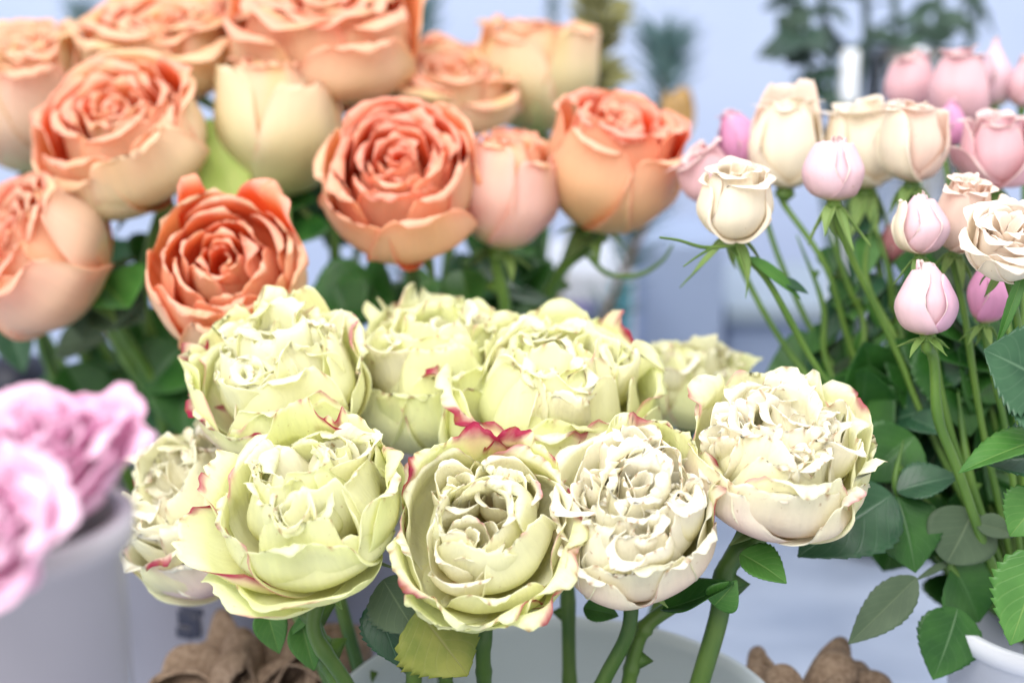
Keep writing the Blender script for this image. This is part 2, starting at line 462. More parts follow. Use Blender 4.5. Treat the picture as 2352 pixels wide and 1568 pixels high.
def build_bloom(parent, kind, specs, base, M, scale, seed, nu=34, nv=26, warp=0.03, wfreq=3.0, thick=0.00028, name='petal'):
    rng = np.random.default_rng(seed)
    nx, ny, nz = (Noise3(rng, wfreq) for _ in range(3))
    nx2, ny2, nz2 = (Noise3(rng, wfreq * 2.7) for _ in range(3))
    fn, mat = PIG[kind]
    for i, sp in enumerate(specs):
        prng = np.random.default_rng(seed * 1000 + i)
        sp['_ph'] = prng.uniform(0, 6.28, 6)
        P, U, V = petal_grid(sp, nu, nv, prng)
        w = warp * smooth(0.0, 0.6, P[..., 2])[..., None]
        flat = P.reshape(-1, 3)
        D = np.stack([nx(flat), ny(flat), nz(flat)], -1) + 0.22 * np.stack([nx2(flat), ny2(flat), nz2(flat)], -1)
        P = P + w * D.reshape(P.shape)
        Wd = base + (P @ M.T) * scale
        # front = inner face (normal to the axis side)
        Vv, F = sheet(Wd, thick)
        # decide which sheet is the inner face: du x dv for our layout points to the axis
        c_in = fn(sp, U, V, 0, prng).reshape(-1, 3); c_out = fn(sp, U, V, 1, prng).reshape(-1, 3)
        uv = np.stack([(U.ravel() + 1) / 2 + i * 0.37, V.ravel()], -1)
        mesh_obj(sp.get('name', name), Vv, F, mat, parent, np.vstack([c_out, c_in]), np.vstack([uv, uv]))

# ---- petal layouts -------------------------------------------------------
GA = math.radians(137.508)

def lay_green(seed, H=1.15, n_out=5, n_mid=14, whorls=3, per=6, ruf=1.0, pink=0.3, fleck=0.3, tint=0.6, blush=0.3, open_=0.10, cr=0.34, hero=(), white=0.0, inc=0.30, jum=0.12):
    r = np.random.default_rng(seed + 77); S = []
    for i in range(n_out):
        f = i / max(1, n_out - 1)
        S.append(dict(th=i * GA + r.uniform(-.2, .2), f=1, rb=0.92 + 0.10 * f, h=H * r.uniform(0.85, 1.02) - 0.06 * f,
                      rt=0.92 + 0.04 * f + open_ * r.uniform(-.5, 1), fl=open_ * r.uniform(0.2, 1.4), fz=r.uniform(-.05, .05),
                      W=r.uniform(.78, 1.0), ruf=0.04 * ruf * r.uniform(.6, 1.3), jag=.012, tip=r.uniform(0, .05),
                      pink=max(0, pink * r.uniform(-.5, 2.0)), tint=min(1, tint + r.uniform(-.2, .2)), blush=blush * f * r.uniform(.8, 1.3), fleck=fleck * r.uniform(0, 1), roll=r.uniform(0, .10)))
    for i in range(n_mid):               # cabbage-like petals bending in over the heart
        f = i / max(1, n_mid - 1)
        rb = 0.40 + 0.48 * f
        k = r.uniform(.4, 1.0)
        S.append(dict(th=i * GA + 1.0 + r.uniform(-.3, .3), f=.5, rb=rb, h=H * (1.26 - .24 * f + r.uniform(-.06, .08)), rt=rb * (1 - inc * k), fl=r.uniform(-.10, .12),
                      fz=r.uniform(-.02, .07), W=r.uniform(.5, .78), ruf=0.05 * ruf * r.uniform(.6, 1.4), jag=.014, z0=0.15, tilt=r.normal() * jum * .5,
                      pink=max(0, pink * r.uniform(-1.2, .9)), tint=max(0, tint * r.uniform(.4, 1.1) - white * .5), fleck=fleck * r.uniform(0, 1.2), roll=r.uniform(-.12, .12), lump=.03))
    for k in range(whorls):
        a = 2 * math.pi * k / max(1, whorls) + r.uniform(-.3, .3) + 0.4
        c = cr if whorls > 1 else 0
        if whorls >= 4 and k == 0: c = 0.02
        if whorls >= 4 and k > 0: a = 2 * math.pi * k / (whorls - 1) + r.uniform(-.2, .2)
        for i in range(per):
            f = i / max(1, per - 1)
            rb = 0.10 + 0.27 * f
            S.append(dict(th=i * GA + r.uniform(-.6, .6), f=.1, rb=rb, h=H * r.uniform(.95, 1.15) - .22, rt=rb * r.uniform(.5, 1.3), fl=r.uniform(-.08, .14),
                          fz=r.uniform(-.02, .06), W=r.uniform(.34, .62), fine=.5, ruf=0.04 * ruf * r.uniform(.6, 1.5), jag=.010, z0=.15, pink=max(0, pink * r.uniform(-1.6, .5)),
                          tint=max(0, tint * r.uniform(.1, .9) - white), fleck=fleck * r.uniform(.2, 1.4), lump=.04, tilt=r.normal() * jum, roll=r.uniform(-.1, .1),
                          sub=(c * math.cos(a), c * math.sin(a), .28, (-math.sin(a), math.cos(a), 0), r.uniform(.0, .3) if whorls > 1 else 0)))
    S += list(hero)
    return S

def lay_peach(seed, n=30, H=1.15, coral=.8, cream=.5, open_=.1, ruf=1.0, hero=(), inner=.1, dome=0.0, pale=0.0, closed=0.0, olive=.25, guard=5):
    r = np.random.default_rng(seed + 55); S = []
    for i in range(n):
        f = i / (n - 1)
        rb = inner + (1 - inner) * f ** 0.85
        h = H * (1.0 + dome * (1 - f) + r.uniform(-.03, .03)) * (0.93 + .07 * f)
        rt = rb * (0.93 - .12 * (1 - f)) - closed * f
        S.append(dict(th=i * GA + r.uniform(-.3, .3), f=f, rb=rb, h=h, rt=rt, tilt=r.normal() * .03, fl=open_ * (.25 + f) * r.uniform(.5, 1.3), fz=r.uniform(-.01, .04) - .03 * f,
                      W=(.28 + .55 * f) * r.uniform(.85, 1.15), ruf=.016 * ruf * r.uniform(.5, 1.7), jag=.005, fine=.5, taper=.62, z0=.25 * (1 - f), tip=r.uniform(0, .05),
                      coral=coral * r.uniform(.65, 1.12), cream=np.clip(cream + r.uniform(-.25, .25), 0, 1), olive=olive, roll=r.uniform(0, .06), lump=.015, corner=.2))
    for i in range(guard):
        S.append(dict(th=i * 2 * math.pi / guard + r.uniform(-.3, .3) + .3, f=1, rb=1.02 + .03 * i, h=H * r.uniform(.86, 1.02), rt=1.0 + .02 * i - closed + open_ * .5, fl=open_ * r.uniform(.2, 1.5),
                      fz=-r.uniform(0.0, .12), W=.95, ruf=.022 * ruf, jag=.005, fine=.4, taper=.6, tip=r.uniform(.0, .04), coral=coral * r.uniform(.3, 1.0), cream=min(1, cream + .2), pale=pale,
                      olive=olive, roll=r.uniform(.0, .12), corner=.26))
    S += list(hero)
    return S

def lay_bud(seed, c0, c1, n=9, L=1.9, top=.25, open_=.05, hero=(), inner=.12, ruf=1.0):
    r = np.random.default_rng(seed + 33); S = []
    for i in range(n):
        f = i / max(1, n - 1)
        rb = inner + (1 - inner) * f ** .9
        S.append(dict(th=i * GA * (1 if n > 6 else 1) + r.uniform(-.2, .2), f=f, rb=rb, h=L * (1.03 - .12 * f) * r.uniform(.95, 1.03), rt=max(.05, top * (.3 + .7 * f)) * r.uniform(.85, 1.15), fl=open_ * (.3 + f) * r.uniform(.2, 2.0), tilt=r.normal() * .02,
                      fz=r.uniform(0, .05), W=(.4 + 1.05 * f), ruf=.014 * ruf, jag=.004, tip=.08, z0=.2 * (1 - f), c0=c0, c1=c1, corner=.48, lump=.012, roll=r.uniform(0, .05)))
    S += list(hero)
    return S

# ------------------------------------------------------------------ green parts
def leaf(name, parent, p0, p1, width, nrm, mat, fold=0.35, curl=0.15, serr=0.05, nt=11, nv=30, nu=13, shape=(0.75, 0.9), wave=0.0, thick=0.0005, seed=0, twist=0.0, origin=None):
    p0 = np.asarray(p0, float); p1 = np.asarray(p1, float); nrm = np.asarray(nrm, float)
    Ld = p1 - p0; Ln = np.linalg.norm(Ld); t = Ld / Ln
    nrm = nrm - t * (nrm @ t); nrm /= np.linalg.norm(nrm); s = np.cross(t, nrm)
    rng = np.random.default_rng(seed)
    v = np.linspace(0, 1, nv * (2 if serr else 1)); u = np.linspace(-1, 1, nu)
    U, V = np.meshgrid(u, v)
    w = np.sin(math.pi * V ** shape[0]) ** shape[1] * width * .5
    w = np.maximum(w, width * .012)
    saw = ((V * nt) % 1.0)
    w = w * (1 + serr * (0.6 - saw) * np.abs(U) ** 6 * 1.6)
    a = twist * V
    side = s[None, None] * np.cos(a)[..., None] + nrm[None, None] * np.sin(a)[..., None]
    nn = nrm[None, None] * np.cos(a)[..., None] - s[None, None] * np.sin(a)[..., None]
    rise = fold * np.abs(U) * w + wave * Ln * np.sin(V * 9 + rng.uniform(0, 6) + 1.5 * U) * U ** 2
    bend = -curl * Ln * V ** 2 + curl * Ln * V * .3
    P = p0 + t * (V * Ln)[..., None] + side * (U * w)[..., None] + nn * (rise + bend)[..., None]
    Vv, F = sheet(P, thick)
    uv = np.stack([(U.ravel() + 1) / 2, V.ravel()], -1)
    return mesh_obj(name, Vv, F, mat, parent, uv=np.vstack([uv, uv]), origin=origin)

def sepals(parent, base, M, scale, mats, n=5, L=1.0, W=.28, droop=1.0, seed=0, spread=None):
    r = np.random.default_rng(seed)
    for i in range(n):
        a = 2 * math.pi * i / n + r.uniform(-.3, .3)
        rad = M @ np.array([math.cos(a), math.sin(a), 0]); z = M[:, 2]
        dr = droop * r.uniform(.7, 1.3)
        d0 = rad * 1.0 - z * dr
        p0 = base - z * .02 * scale + rad * .08 * scale
        p1 = p0 + d0 / np.linalg.norm(d0) * L * scale * r.uniform(.75, 1.15)
        leaf('sepal', parent, p0, p1, W * scale * r.uniform(.8, 1.2), z + rad * .8, mats[i % len(mats)], fold=.5, curl=r.uniform(-.1, .35), serr=0, nv=16, nu=7,
             shape=(.55, 1.0), wave=.01, thick=.0004, seed=seed + i, twist=r.uniform(-.8, .8))

def receptacle(parent, base, M, scale, mat, r0=.28, L=.28):
    z = M[:, 2]
    n = 6
    pts = [base - z * L * scale, base - z * L * .55 * scale, base - z * .12 * scale, base + z * .1 * scale]
    return tube_obj('calyx', pts, [r0 * .45 * scale, r0 * .85 * scale, r0 * scale, r0 * .7 * scale], mat, parent, n=14, sm=14)

def thorns(rng, pts, rad, n=3):
    """small conical thorns along a path, as extra triangles"""
    C = catmull(pts, 30); V = []; F = []
    for _ in range(n):
        i = rng.integers(3, len(C) - 3); t = C[i + 1] - C[i]; t /= np.linalg.norm(t)
        d = cdir(rng.choice([-1, 1]), rng.uniform(-.2, .3), rng.uniform(-.3, .5)); d = d - t * (d @ t); d /= np.linalg.norm(d)
        s = np.cross(t, d); L = rad * rng.uniform(1.3, 2.2); b = len(V)
        c = C[i]
        V += [c + d * rad * .6 + t * L * .9, c + d * rad * .6 - t * L * .9, c + d * rad * .7 + s * rad * .5, c + d * rad * .7 - s * rad * .5, c + d * (rad + L) - t * L * .3]
        F += [[b, b + 2, b + 4], [b + 2, b + 1, b + 4], [b + 1, b + 3, b + 4], [b + 3, b, b + 4]]
    return np.array(V), np.array(F)

def stem(parent, pts, rad, mat, seed=0, thorn=0, name='stem', n=12):
    rng = np.random.default_rng(seed)
    ex = thorns(rng, pts, float(np.mean(rad)), thorn) if thorn else None
    return tube_obj(name, pts, rad, mat, parent, n=n, sm=36, rng=rng, knob=.18, extra=ex)

# ------------------------------------------------------------------ setting
M_wall = plain_mat('painted wall', (176, 189, 216), (184, 196, 221), 3, 0.8, 0.02, 0.1)
M_table = plain_mat('pale marble table', (140, 152, 174), (166, 177, 196), 9, 0.35, 0.03, 0.4, stretch=(1, 2.2, 1))
M_pot = plain_mat('white pot', (176, 186, 194), (186, 195, 200), 6, 0.4, 0.02, 0.4)
M_white = plain_mat('white plastic', (204, 208, 218), (212, 215, 225), 5, 0.45, 0.02, 0.4)
M_box = plain_mat('white board', (150, 165, 192), (160, 174, 200), 4, 0.6, 0.02, 0.2)
M_lilac = plain_mat('lilac tub', (150, 146, 154), (170, 166, 174), 5, 0.45, 0.02, 0.4)
M_burlap = plain_mat('burlap cloth', (122, 102, 86), (154, 134, 116), 300, 0.95, 0.8, 0.05, bdist=.002)
M_pine = plain_mat('pine needle', (52, 84, 88), (78, 108, 108), 40, 0.6, 0.1)
M_cyp = plain_mat('cypress scale', (98, 100, 62), (136, 132, 84), 60, 0.7, 0.2)
M_dry = plain_mat('dried leaf', (140, 108, 58), (176, 142, 92), 30, 0.6, 0.2)
M_dark = plain_mat('dark foliage', (28, 52, 46), (52, 76, 62), 25, 0.55, 0.2)
M_teal = plain_mat('teal print', (84, 176, 200), (96, 184, 206), 5, 0.5, 0.0)
M_violet = plain_mat('violet print', (128, 122, 176), (138, 132, 184), 5, 0.5, 0.0)
M_ink = plain_mat('dark print', (44, 46, 62), (54, 56, 72), 5, 0.5, 0.0)
M_navy = plain_mat('navy plastic', (22, 26, 44), (28, 32, 50), 5, 0.5, 0.0)
M_twig = plain_mat('twig', (92, 70, 52), (110, 86, 62), 60, 0.8, 0.3)

tg = rounded_box('table', (0, 1.0, -0.02), (5, 2.0, 0.04), M_table, bev=.003, origin=(0, 1.0, 0)); tag(tg, kind='structure')
wl = rounded_box('wall', (0, 2.03, 0.9), (6, 0.06, 2.4), M_wall, bev=.003, origin=(0, 2.0, 0)); tag(wl, kind='structure')

def pz(px, py, y):           # point on the camera ray where world y is given
    d = at(px, py, 1.0) - CAM
    return CAM + d * (y / d[1])

# ------------------------------------------------------------------ pots and boxes
pot_c = at(1275, 1640, 0.74)
t = thing('flower_pot', (pot_c[0], pot_c[1], 0), 'wide white round pot holding the ruffled green and white roses, burlap at its sides', 'pot')
zr = pot_c[2]
body = lathe('pot_body', (pot_c[0], pot_c[1], 0), [(.001, .002), (.085, .002), (.09, .006), (.12, zr - .006), (.1215, zr - .002), (.1205, zr), (.118, zr - .001), (.1165, zr - .008), (.09, .03), (.001, .03)], M_pot, t, n=96)

def cyl_pot(name, c, top, r0, r1, label, cat, mat, lip=.004, group=None):
    t = thing(name, (c[0], c[1], 0), label, cat, group)
    lathe('container_body', (c[0], c[1], 0), [(.001, .002), (r0, .002), (r0 + .002, .005), (r1, top - .012), (r1 + lip, top - .01), (r1 + lip + .001, top), (r1 - .001, top), (r1 - .003, top - .02), (r0 - .003, .012), (.001, .012)], mat, t, n=80)
    return t
# tall container of the peach roses: its left side shows below them
pc = at(640, 1110, 1.02)
peach_pot = cyl_pot('flower_bucket', pc, pc[2], .105, .128, 'tall white bucket behind the pale ruffled roses, holding the peach roses', 'bucket', M_lilac)
# printed mark on its side
def front_mark(px, py, c, r, w, h, mat, parent, name='printed_mark', slant=0.0):
    """a small printed patch wrapped on the camera side of a round container"""
    d = at(px, py, 1.0) - CAM
    # intersect ray with the vertical cylinder
    ox, oy = CAM[0] - c[0], CAM[1] - c[1]
    A = d[0] ** 2 + d[1] ** 2; B = 2 * (ox * d[0] + oy * d[1]); Cc = ox * ox + oy * oy - r * r
    disc = B * B - 4 * A * Cc
    if disc <= 0: return
    tt = (-B - math.sqrt(disc)) / (2 * A); P = CAM + d * tt
    a0 = math.atan2(P[1] - c[1], P[0] - c[0]); n = 8
    us = np.linspace(-.5, .5, n); vs = np.linspace(-.5, .5, 5)
    G = np.zeros((5, n, 3))
    for i, vv in enumerate(vs):
        for j, uu in enumerate(us):
            a = a0 + (uu * w + slant * vv * h) / r
            G[i, j] = (c[0] + (r + .0012) * math.cos(a), c[1] + (r + .0012) * math.sin(a), P[2] + vv * h)
    V, F = sheet(G, .0006)
    mesh_obj(name, V, F, mat, parent)
for (x, y, w, h) in ((428, 1418, .012, .010), (450, 1436, .007, .016), (425, 1452, .012, .007), (442, 1400, .016, .005)):
    front_mark(x, y, pc, .1235, w, h, M_ink, peach_pot)

lc = at(50, 1420, 0.50)
pz_top = at(60, 1262, 0.463)[2]
peony_pot = cyl_pot('peony_tub', lc + np.array([0, .0, 0]), pz_top, .034, .036, 'smooth lilac grey tub under the pink peonies at the lower left', 'tub', M_lilac)
sc_ = at(2425, 1480, 0.78)
spray_pot = cyl_pot('spray_rose_bucket', sc_, at(2300, 1450, .76)[2], .048, .056, 'white bucket at the lower right corner holding the small spray roses', 'bucket', M_white)

# boxes in the background
def box_at(name, x0, x1, ytop, y, depth, mat, label, cat):
    a = pz(x0, ytop, y); b = pz(x1, ytop, y); top = a[2]; w = b[0] - a[0]
    c = ((a[0] + b[0]) / 2, y + depth / 2, top / 2)
    o = thing(name, (c[0], c[1], 0), label, cat)
    rounded_box('box_body', c, (w, depth, top), mat, o, bev=.004)
    return o, a, b
b1, a, b = box_at('storage_box', 1080, 1462, 628, 1.35, .2, M_white, 'pale box with violet and teal print in the blurred middle background', 'box')
def print_bar(px0, px1, py0, py1, y, mat, parent, sh=0.0):
    p = [pz(px0, py1, y), pz(px1, py1, y), pz(px1 + sh, py0, y), pz(px0 + sh, py0, y)]
    G = np.array([[p[0] * (1 - s) + p[1] * s for s in (0, .5, 1)], [p[3] * (1 - s) + p[2] * s for s in (0, .5, 1)]])
    G[..., 1] = y - .002
    V, F = sheet(G, -.0012); mesh_obj('printed_mark', V, F, mat, parent, flat=True)
print_bar(1390, 1412, 650, 760, 1.35, M_teal, b1, 14); print_bar(1420, 1446, 645, 775, 1.35, M_teal, b1, 4)
print_bar(1305, 1375, 690, 760, 1.35, M_violet, b1); print_bar(1228, 1290, 660, 740, 1.35, M_violet, b1)
print_bar(1130, 1200, 670, 700, 1.35, M_violet, b1); print_bar(1395, 1440, 790, 805, 1.35, M_ink, b1)
box_at('display_block', 1478, 1668, 560, 1.55, .2, M_box, 'plain pale blue grey block right of the printed box', 'block')
b3, a, b = box_at('low_crate', 1672, 2100, 735, 1.6, .25, M_box, 'low pale crate with a darker lid behind the spray rose stems', 'crate')
rounded_box('lid', ((a[0] + b[0]) / 2, 1.715, a[2] + .01), (b[0] - a[0] + .01, .27, .022), plain_mat('grey lid', (150, 164, 176), (160, 172, 184), 5), b3, bev=.003)
nb = at(30, 880, 1.08)
o = thing('dark_bottle', (nb[0], nb[1], 0), 'dark navy bottle at the left edge behind the pink peonies', 'bottle')
zt = at(30, 812, 1.08)[2]
lathe('bottle_body', (nb[0], nb[1], 0), [(.001, .002), (.026, .002), (.028, .006), (.028, zt - .02), (.022, zt - .004), (.001, zt)], M_navy, o, n=40)
# ------------------------------------------------------------------ ruffled roses
def rose(name, label, cat, group, kind, layout, cx, cy, rad, d, axis, seed, path, stem_r=.0039, spin=0.0, nu=34, nv=26, warp=.04, hc=.55,
         sep=True, sepmats=None, stemmat=None, thorn=2, wfreq=3.0, sepL=.8, droop=.6, sepW=.3, squash=1.0, leaves=()):
    ax = cdir(*axis); M = frame_of(ax, spin)
    if squash != 1.0: M = M @ np.diag([squash, 1, 1])
    scale = rad * K * d
    c = at(cx, cy, d)
    base = c - ax * hc * scale
    pts = [base - ax * .08 * scale] + [at(*p) for p in path]
    # the stem is taken on down into its pot
    last = pts[-1]; prev = pts[-2]; dv = last - prev; dv /= np.linalg.norm(dv)
    if dv[2] > -.3: dv = dv + np.array([0, 0, -1.0])
    dv /= np.linalg.norm(dv)
    pts.append(last + dv * .05)
    T = thing(name, pts[-1], label, cat, group)
    build_bloom(T, kind, layout, base, M, scale, seed, nu, nv, warp, wfreq)
    z = ax; pts[0] = base - z * .02 * scale; pts.insert(1, base - z * .35 * scale)
    stem(T, pts, stem_r, stemmat or M_stem, seed, thorn)
    receptacle(T, base, M, scale, stemmat or M_stem)
    if sep:
        sepals(T, base, frame_of(ax, spin), scale, sepmats or [M_sepal_dark, M_sepal, M_wilt], L=sepL, W=sepW, droop=droop, seed=seed)
    return T, base, scale

GR = 'ruffled green and white roses in the front pot'
def hp(th, rb=1.0, h=.9, rt=1.2, fl=.2, fz=0, W=.8, **k):
    d = dict(th=math.radians(th), f=1, rb=rb, h=h, rt=rt if rt < 1 else 1 + (rt - 1) * .6, fl=fl * .6, fz=fz, W=W, ruf=.055, jag=.016, tip=.03, pink=.2, tint=.8, blush=.2, fleck=.2)
    d.update(k); d['pink'] = d['pink'] * 1.1; return d

# front left
H = [hp(195, spine=[(.05, 0), (.75, .10), (1.12, .32), (1.30, .56), (1.52, .78)], W=.85, ruf=.10, pink=.75, tint=.75),
     hp(225, spine=[(.05, 0), (.70, .02), (1.10, .10), (1.32, .30), (1.45, .36)], W=.95, ruf=.09, pink=.25, tint=.8),
     hp(262, spine=[(.05, 0), (.62, .0), (1.0, .12), (1.16, .34), (1.34, .44)], W=1.15, ruf=.05, pink=.2, tint=.9),
     hp(160, spine=[(.05, 0), (.75, .15), (1.05, .55), (1.12, .95), (1.28, 1.12)], W=.75, ruf=.09, pink=.5),
     hp(90, h=1.55, rb=.9, rt=.72, fl=-.02, fz=.1, W=.62, ruf=.07, pink=.6, tint=.9), hp(60, h=1.35, rb=.95, rt=.85, fl=.05, fz=.1, W=.6, ruf=.08, pink=.6, tint=.9),
     hp(290, h=.78, rb=.98, rt=.88, fl=-.04, fz=.03, W=1.15, ruf=.035, pink=.3, tint=.75), hp(10, h=1.1, rb=.98, rt=.95, fl=.1, W=.9, ruf=.06, tint=1)]
rose('ruffled_rose', 'large lime white ruffled rose at the front left, its lower left petals folded outwards', 'rose', GR, 'green',
     lay_green(11, H=1.12, ruf=1.0, pink=.25, tint=.8, blush=.1, fleck=.2, hero=H, whorls=3), 722, 1190, 200, .70, (-.12, .80, .60), 11,
     [(720, 1440, .72), (790, 1560, .73)], warp=.05, droop=.3, hc=.50)
# front centre
H = [hp(100, h=1.18, rb=1.0, rt=1.05, fl=.1, W=.85, pink=1.3, ruf=.05, tint=.95), hp(60, h=1.15, rb=1.05, rt=1.1, fl=.12, W=.8, pink=1.2, ruf=.06, tint=.95), hp(135, h=1.1, rb=1.02, rt=1.05, fl=.12, W=.8, pink=.7, ruf=.05, tint=1),
     hp(350, h=1.05, rb=1.05, rt=1.12, fl=.05, W=.9, pink=.9, ruf=.06, tint=.9), hp(215, h=.95, rb=1.05, rt=1.2, fl=.15, W=.95, pink=.5, ruf=.05), hp(265, h=.85, rb=1.05, rt=1.25, fl=.15, W=1.0, pink=.6, ruf=.07),
     hp(300, h=.8, rb=1.1, rt=1.32, fl=.15, W=.95, pink=.5, ruf=.09, tint=.9), hp(240, h=.7, rb=1.1, rt=1.35, fl=.12, W=.9, pink=.3, ruf=.09, tint=1), hp(325, h=.95, rb=.95, rt=1.1, fl=.25, fz=.0, W=.75, pink=.3, roll=.15)]
cen = lay_green(23, H=1.08, ruf=.75, pink=.25, tint=.45, blush=.1, fleck=.12, hero=H, n_mid=9, whorls=0)
r_ = np.random.default_rng(5)
for (cx_, cy_, n_, R_) in ((-.22, -.30, 9, .52), (.28, .35, 6, .42), (-.28, .48, 4, .34)):
    for i in range(n_):
        f = i / (n_ - 1); rb = .08 + (R_ - .08) * f
        cen.append(hp(math.degrees(i * GA + cx_ * 9), rb=rb, h=.95 - .10 * f + r_.uniform(-.03, .03), rt=rb * .95 + .02, fl=.03 + .05 * f, fz=.02, W=.25 + .42 * f, z0=.1, ruf=.022, jag=.008, pink=.35 * (i == 4) + .05, tint=.15, fleck=.1,
                       sub=(cx_, cy_, .18, (0, 0, 1), 0), cen=1))
rose('ruffled_rose', 'lime rose at the front centre with crimson edged back petals and a small rolled heart', 'rose', GR, 'green', cen, 1115, 1222, 192, .695, (.0, .52, .86), 23,
     [(1110, 1480, .73), (1112, 1565, .74)], warp=.04, hc=.62, spin=0, droop=.4)
# front right, white
H = [hp(265, h=.95, rb=1.0, rt=.95, fl=.02, W=1.1, ruf=.03, tint=.2, blush=.9, pink=.15), hp(320, h=.9, rb=1.04, rt=1.0, fl=.12, W=.9, ruf=.04, tint=.1, blush=1, pink=.3), hp(230, h=.85, rb=1.03, rt=1.02, fl=.1, W=.9, ruf=.04, tint=.1, blush=1),
     hp(15, h=1.1, rb=1.0, rt=1.12, fl=.15, W=.8, ruf=.09, pink=.7, tint=.6), hp(80, h=1.3, rb=.95, rt=.9, fl=.08, W=.8, ruf=.07, pink=.5, tint=.9), hp(50, h=1.25, rb=.95, rt=.95, fl=.1, W=.75, ruf=.08, tint=.8)]
rose('ruffled_rose', 'creamy white densely frilled rose at the front, second from the right, with a pinkish cup', 'rose', GR, 'green',
     lay_green(37, H=1.15, ruf=.95, pink=.15, tint=.3, blush=.9, fleck=.5, hero=H, n_mid=15, whorls=5, per=6, cr=.42, white=.35), 1448, 1198, 198, .70, (-.05, .66, .74), 37,
     [(1445, 1440, .735), (1385, 1565, .74)], warp=.04, hc=.60, droop=.3, squash=.93)
# right
H = [hp(262, h=.95, rb=1.0, rt=.97, fl=.04, W=1.25, ruf=.03, tint=.15, blush=.8, pink=.1, fleck=.5), hp(320, h=.72, rb=1.03, rt=1.06, fl=.1, W=.85, ruf=.04, tint=.2, blush=.9, pink=.3), hp(215, h=.8, rb=1.02, rt=1.0, fl=.05, W=.9, ruf=.04, tint=.1, blush=1.1),
     hp(350, h=.9, rb=1.08, rt=1.12, fl=.1, W=.8, ruf=.06, tint=.5, pink=.2), hp(85, h=1.22, rb=1.0, rt=.95, fl=.1, W=1.0, ruf=.06, pink=.4, tint=.5), hp(40, h=1.15, rb=1.0, rt=1.1, fl=.1, W=.9, ruf=.06, pink=.5, tint=.6), hp(150, h=1.15, rb=1.0, rt=1.0, fl=.15, W=.8, ruf=.08, pink=.4, tint=.7)]
rose('ruffled_rose', 'cream ruffled rose furthest right of its pot, brown flecked frills over a beige pink cup', 'rose', GR, 'green',
     lay_green(41, H=1.1, ruf=1.0, pink=.2, tint=.35, blush=.9, fleck=1.0, hero=H, n_mid=14, whorls=5, per=6, cr=.42, white=.25), 1788, 1078, 198, .715, (.03, .82, .56), 43,
     [(1672, 1300, .735), (1650, 1420, .74), (1608, 1565, .745)], warp=.055, hc=.52, droop=.15, stem_r=.0052, thorn=3, sepL=.75)
# back left
H = [hp(230, h=.80, rb=1.0, rt=1.08, fl=.1, W=1.0, ruf=.05, pink=1.3, tint=.8, blush=.7), hp(200, h=.72, rb=1.0, rt=1.12, fl=.06, W=.8, ruf=.04, pink=.9, tint=.4, blush=1.2), hp(275, h=.95, rb=1.0, rt=1.0, fl=.1, W=.9, ruf=.05, pink=.3),
     hp(90, h=1.45, rb=.9, rt=.8, fl=.05, W=.75, ruf=.09, tint=.8, pink=.2), hp(130, h=1.3, rb=.95, rt=.95, fl=.1, W=.6, ruf=.12, tint=.9, pink=.2), hp(165, h=1.15, rb=1, rt=1.05, fl=.12, W=.6, ruf=.1, tint=1, pink=.8)]
rose('ruffled_rose', 'ruffled lime rose at the back left of its pot with a crimson lined outer petal', 'rose', GR, 'green',
     lay_green(51, H=1.15, ruf=1.15, pink=.25, tint=.75, blush=.4, fleck=.15, hero=H, whorls=3, per=8), 660, 902, 190, .775, (-.12, .82, .55), 51,
     [(760, 1300, .80), (830, 1560, .80)], warp=.06, hc=.55, sep=False)
# back centre
H = [hp(262, h=1.0, rb=.95, rt=.95, fl=.06, W=1.0, ruf=.05, pink=.4, tint=.9), hp(215, h=.95, rb=1.0, rt=1.0, fl=.05, W=.8, ruf=.05, pink=1.0, tint=.7), hp(180, h=1.05, rb=1.0, rt=1.1, fl=.05, W=.6, ruf=.05, pink=1.1),
     hp(90, h=1.35, rb=.95, rt=.95, fl=.05, W=.8, ruf=.10, tint=.8, pink=.2), hp(60, h=1.3, rb=.95, rt=1.0, fl=.05, W=.7, ruf=.10, tint=.9, pink=.1), hp(130, h=1.3, rb=.95, rt=.95, fl=.05, W=.7, ruf=.10, tint=.9, pink=.3), hp(310, h=1.1, rb=.98, rt=1.1, fl=.12, W=.7, ruf=.06, pink=.9)]
rose('ruffled_rose', 'lime ruffled rose at the back of its pot, between the two other back roses', 'rose', GR, 'green',
     lay_green(61, H=1.2, ruf=1.0, pink=.3, tint=.9, blush=.1, fleck=.1, hero=H, whorls=2, per=8), 1000, 892, 200, .82, (.0, .90, .42), 61,
     [(1010, 1200, .82), (1020, 1560, .82)], warp=.05, hc=.60, sep=False)
# back right, large
H = [hp(262, h=.88, rb=1.0, rt=.98, fl=.04, W=1.25, ruf=.04, pink=.5, tint=.5, blush=.1), hp(210, h=1.0, rb=1.05, rt=1.15, fl=.22, W=.85, ruf=.05, pink=.9, tint=.8), hp(310, h=.95, rb=1.02, rt=1.05, fl=.08, W=.9, ruf=.06, pink=.5, tint=.6),
     hp(185, h=.95, rb=1.1, rt=1.3, fl=.1, W=.6, ruf=.06, pink=.8), hp(90, h=1.22, rb=.95, rt=1.0, fl=.05, W=.9, ruf=.05, tint=1, pink=.6), hp(55, h=1.2, rb=1, rt=1.02, fl=.05, W=.7, ruf=.05, tint=1, pink=.9), hp(130, h=1.18, rb=1, rt=1.0, fl=.08, W=.7, ruf=.05, tint=.9, pink=.2)]
rose('ruffled_rose', 'broad lime rose at the back right of its pot with wavy pink lined cup petals', 'rose', GR, 'green',
     lay_green(71, H=1.1, ruf=.85, pink=.3, tint=.85, blush=.1, fleck=.15, hero=H, whorls=3, per=8), 1275, 952, 226, .785, (.03, .88, .46), 71,
     [(1300, 1300, .79), (1308, 1560, .79)], warp=.05, hc=.52, sep=False)
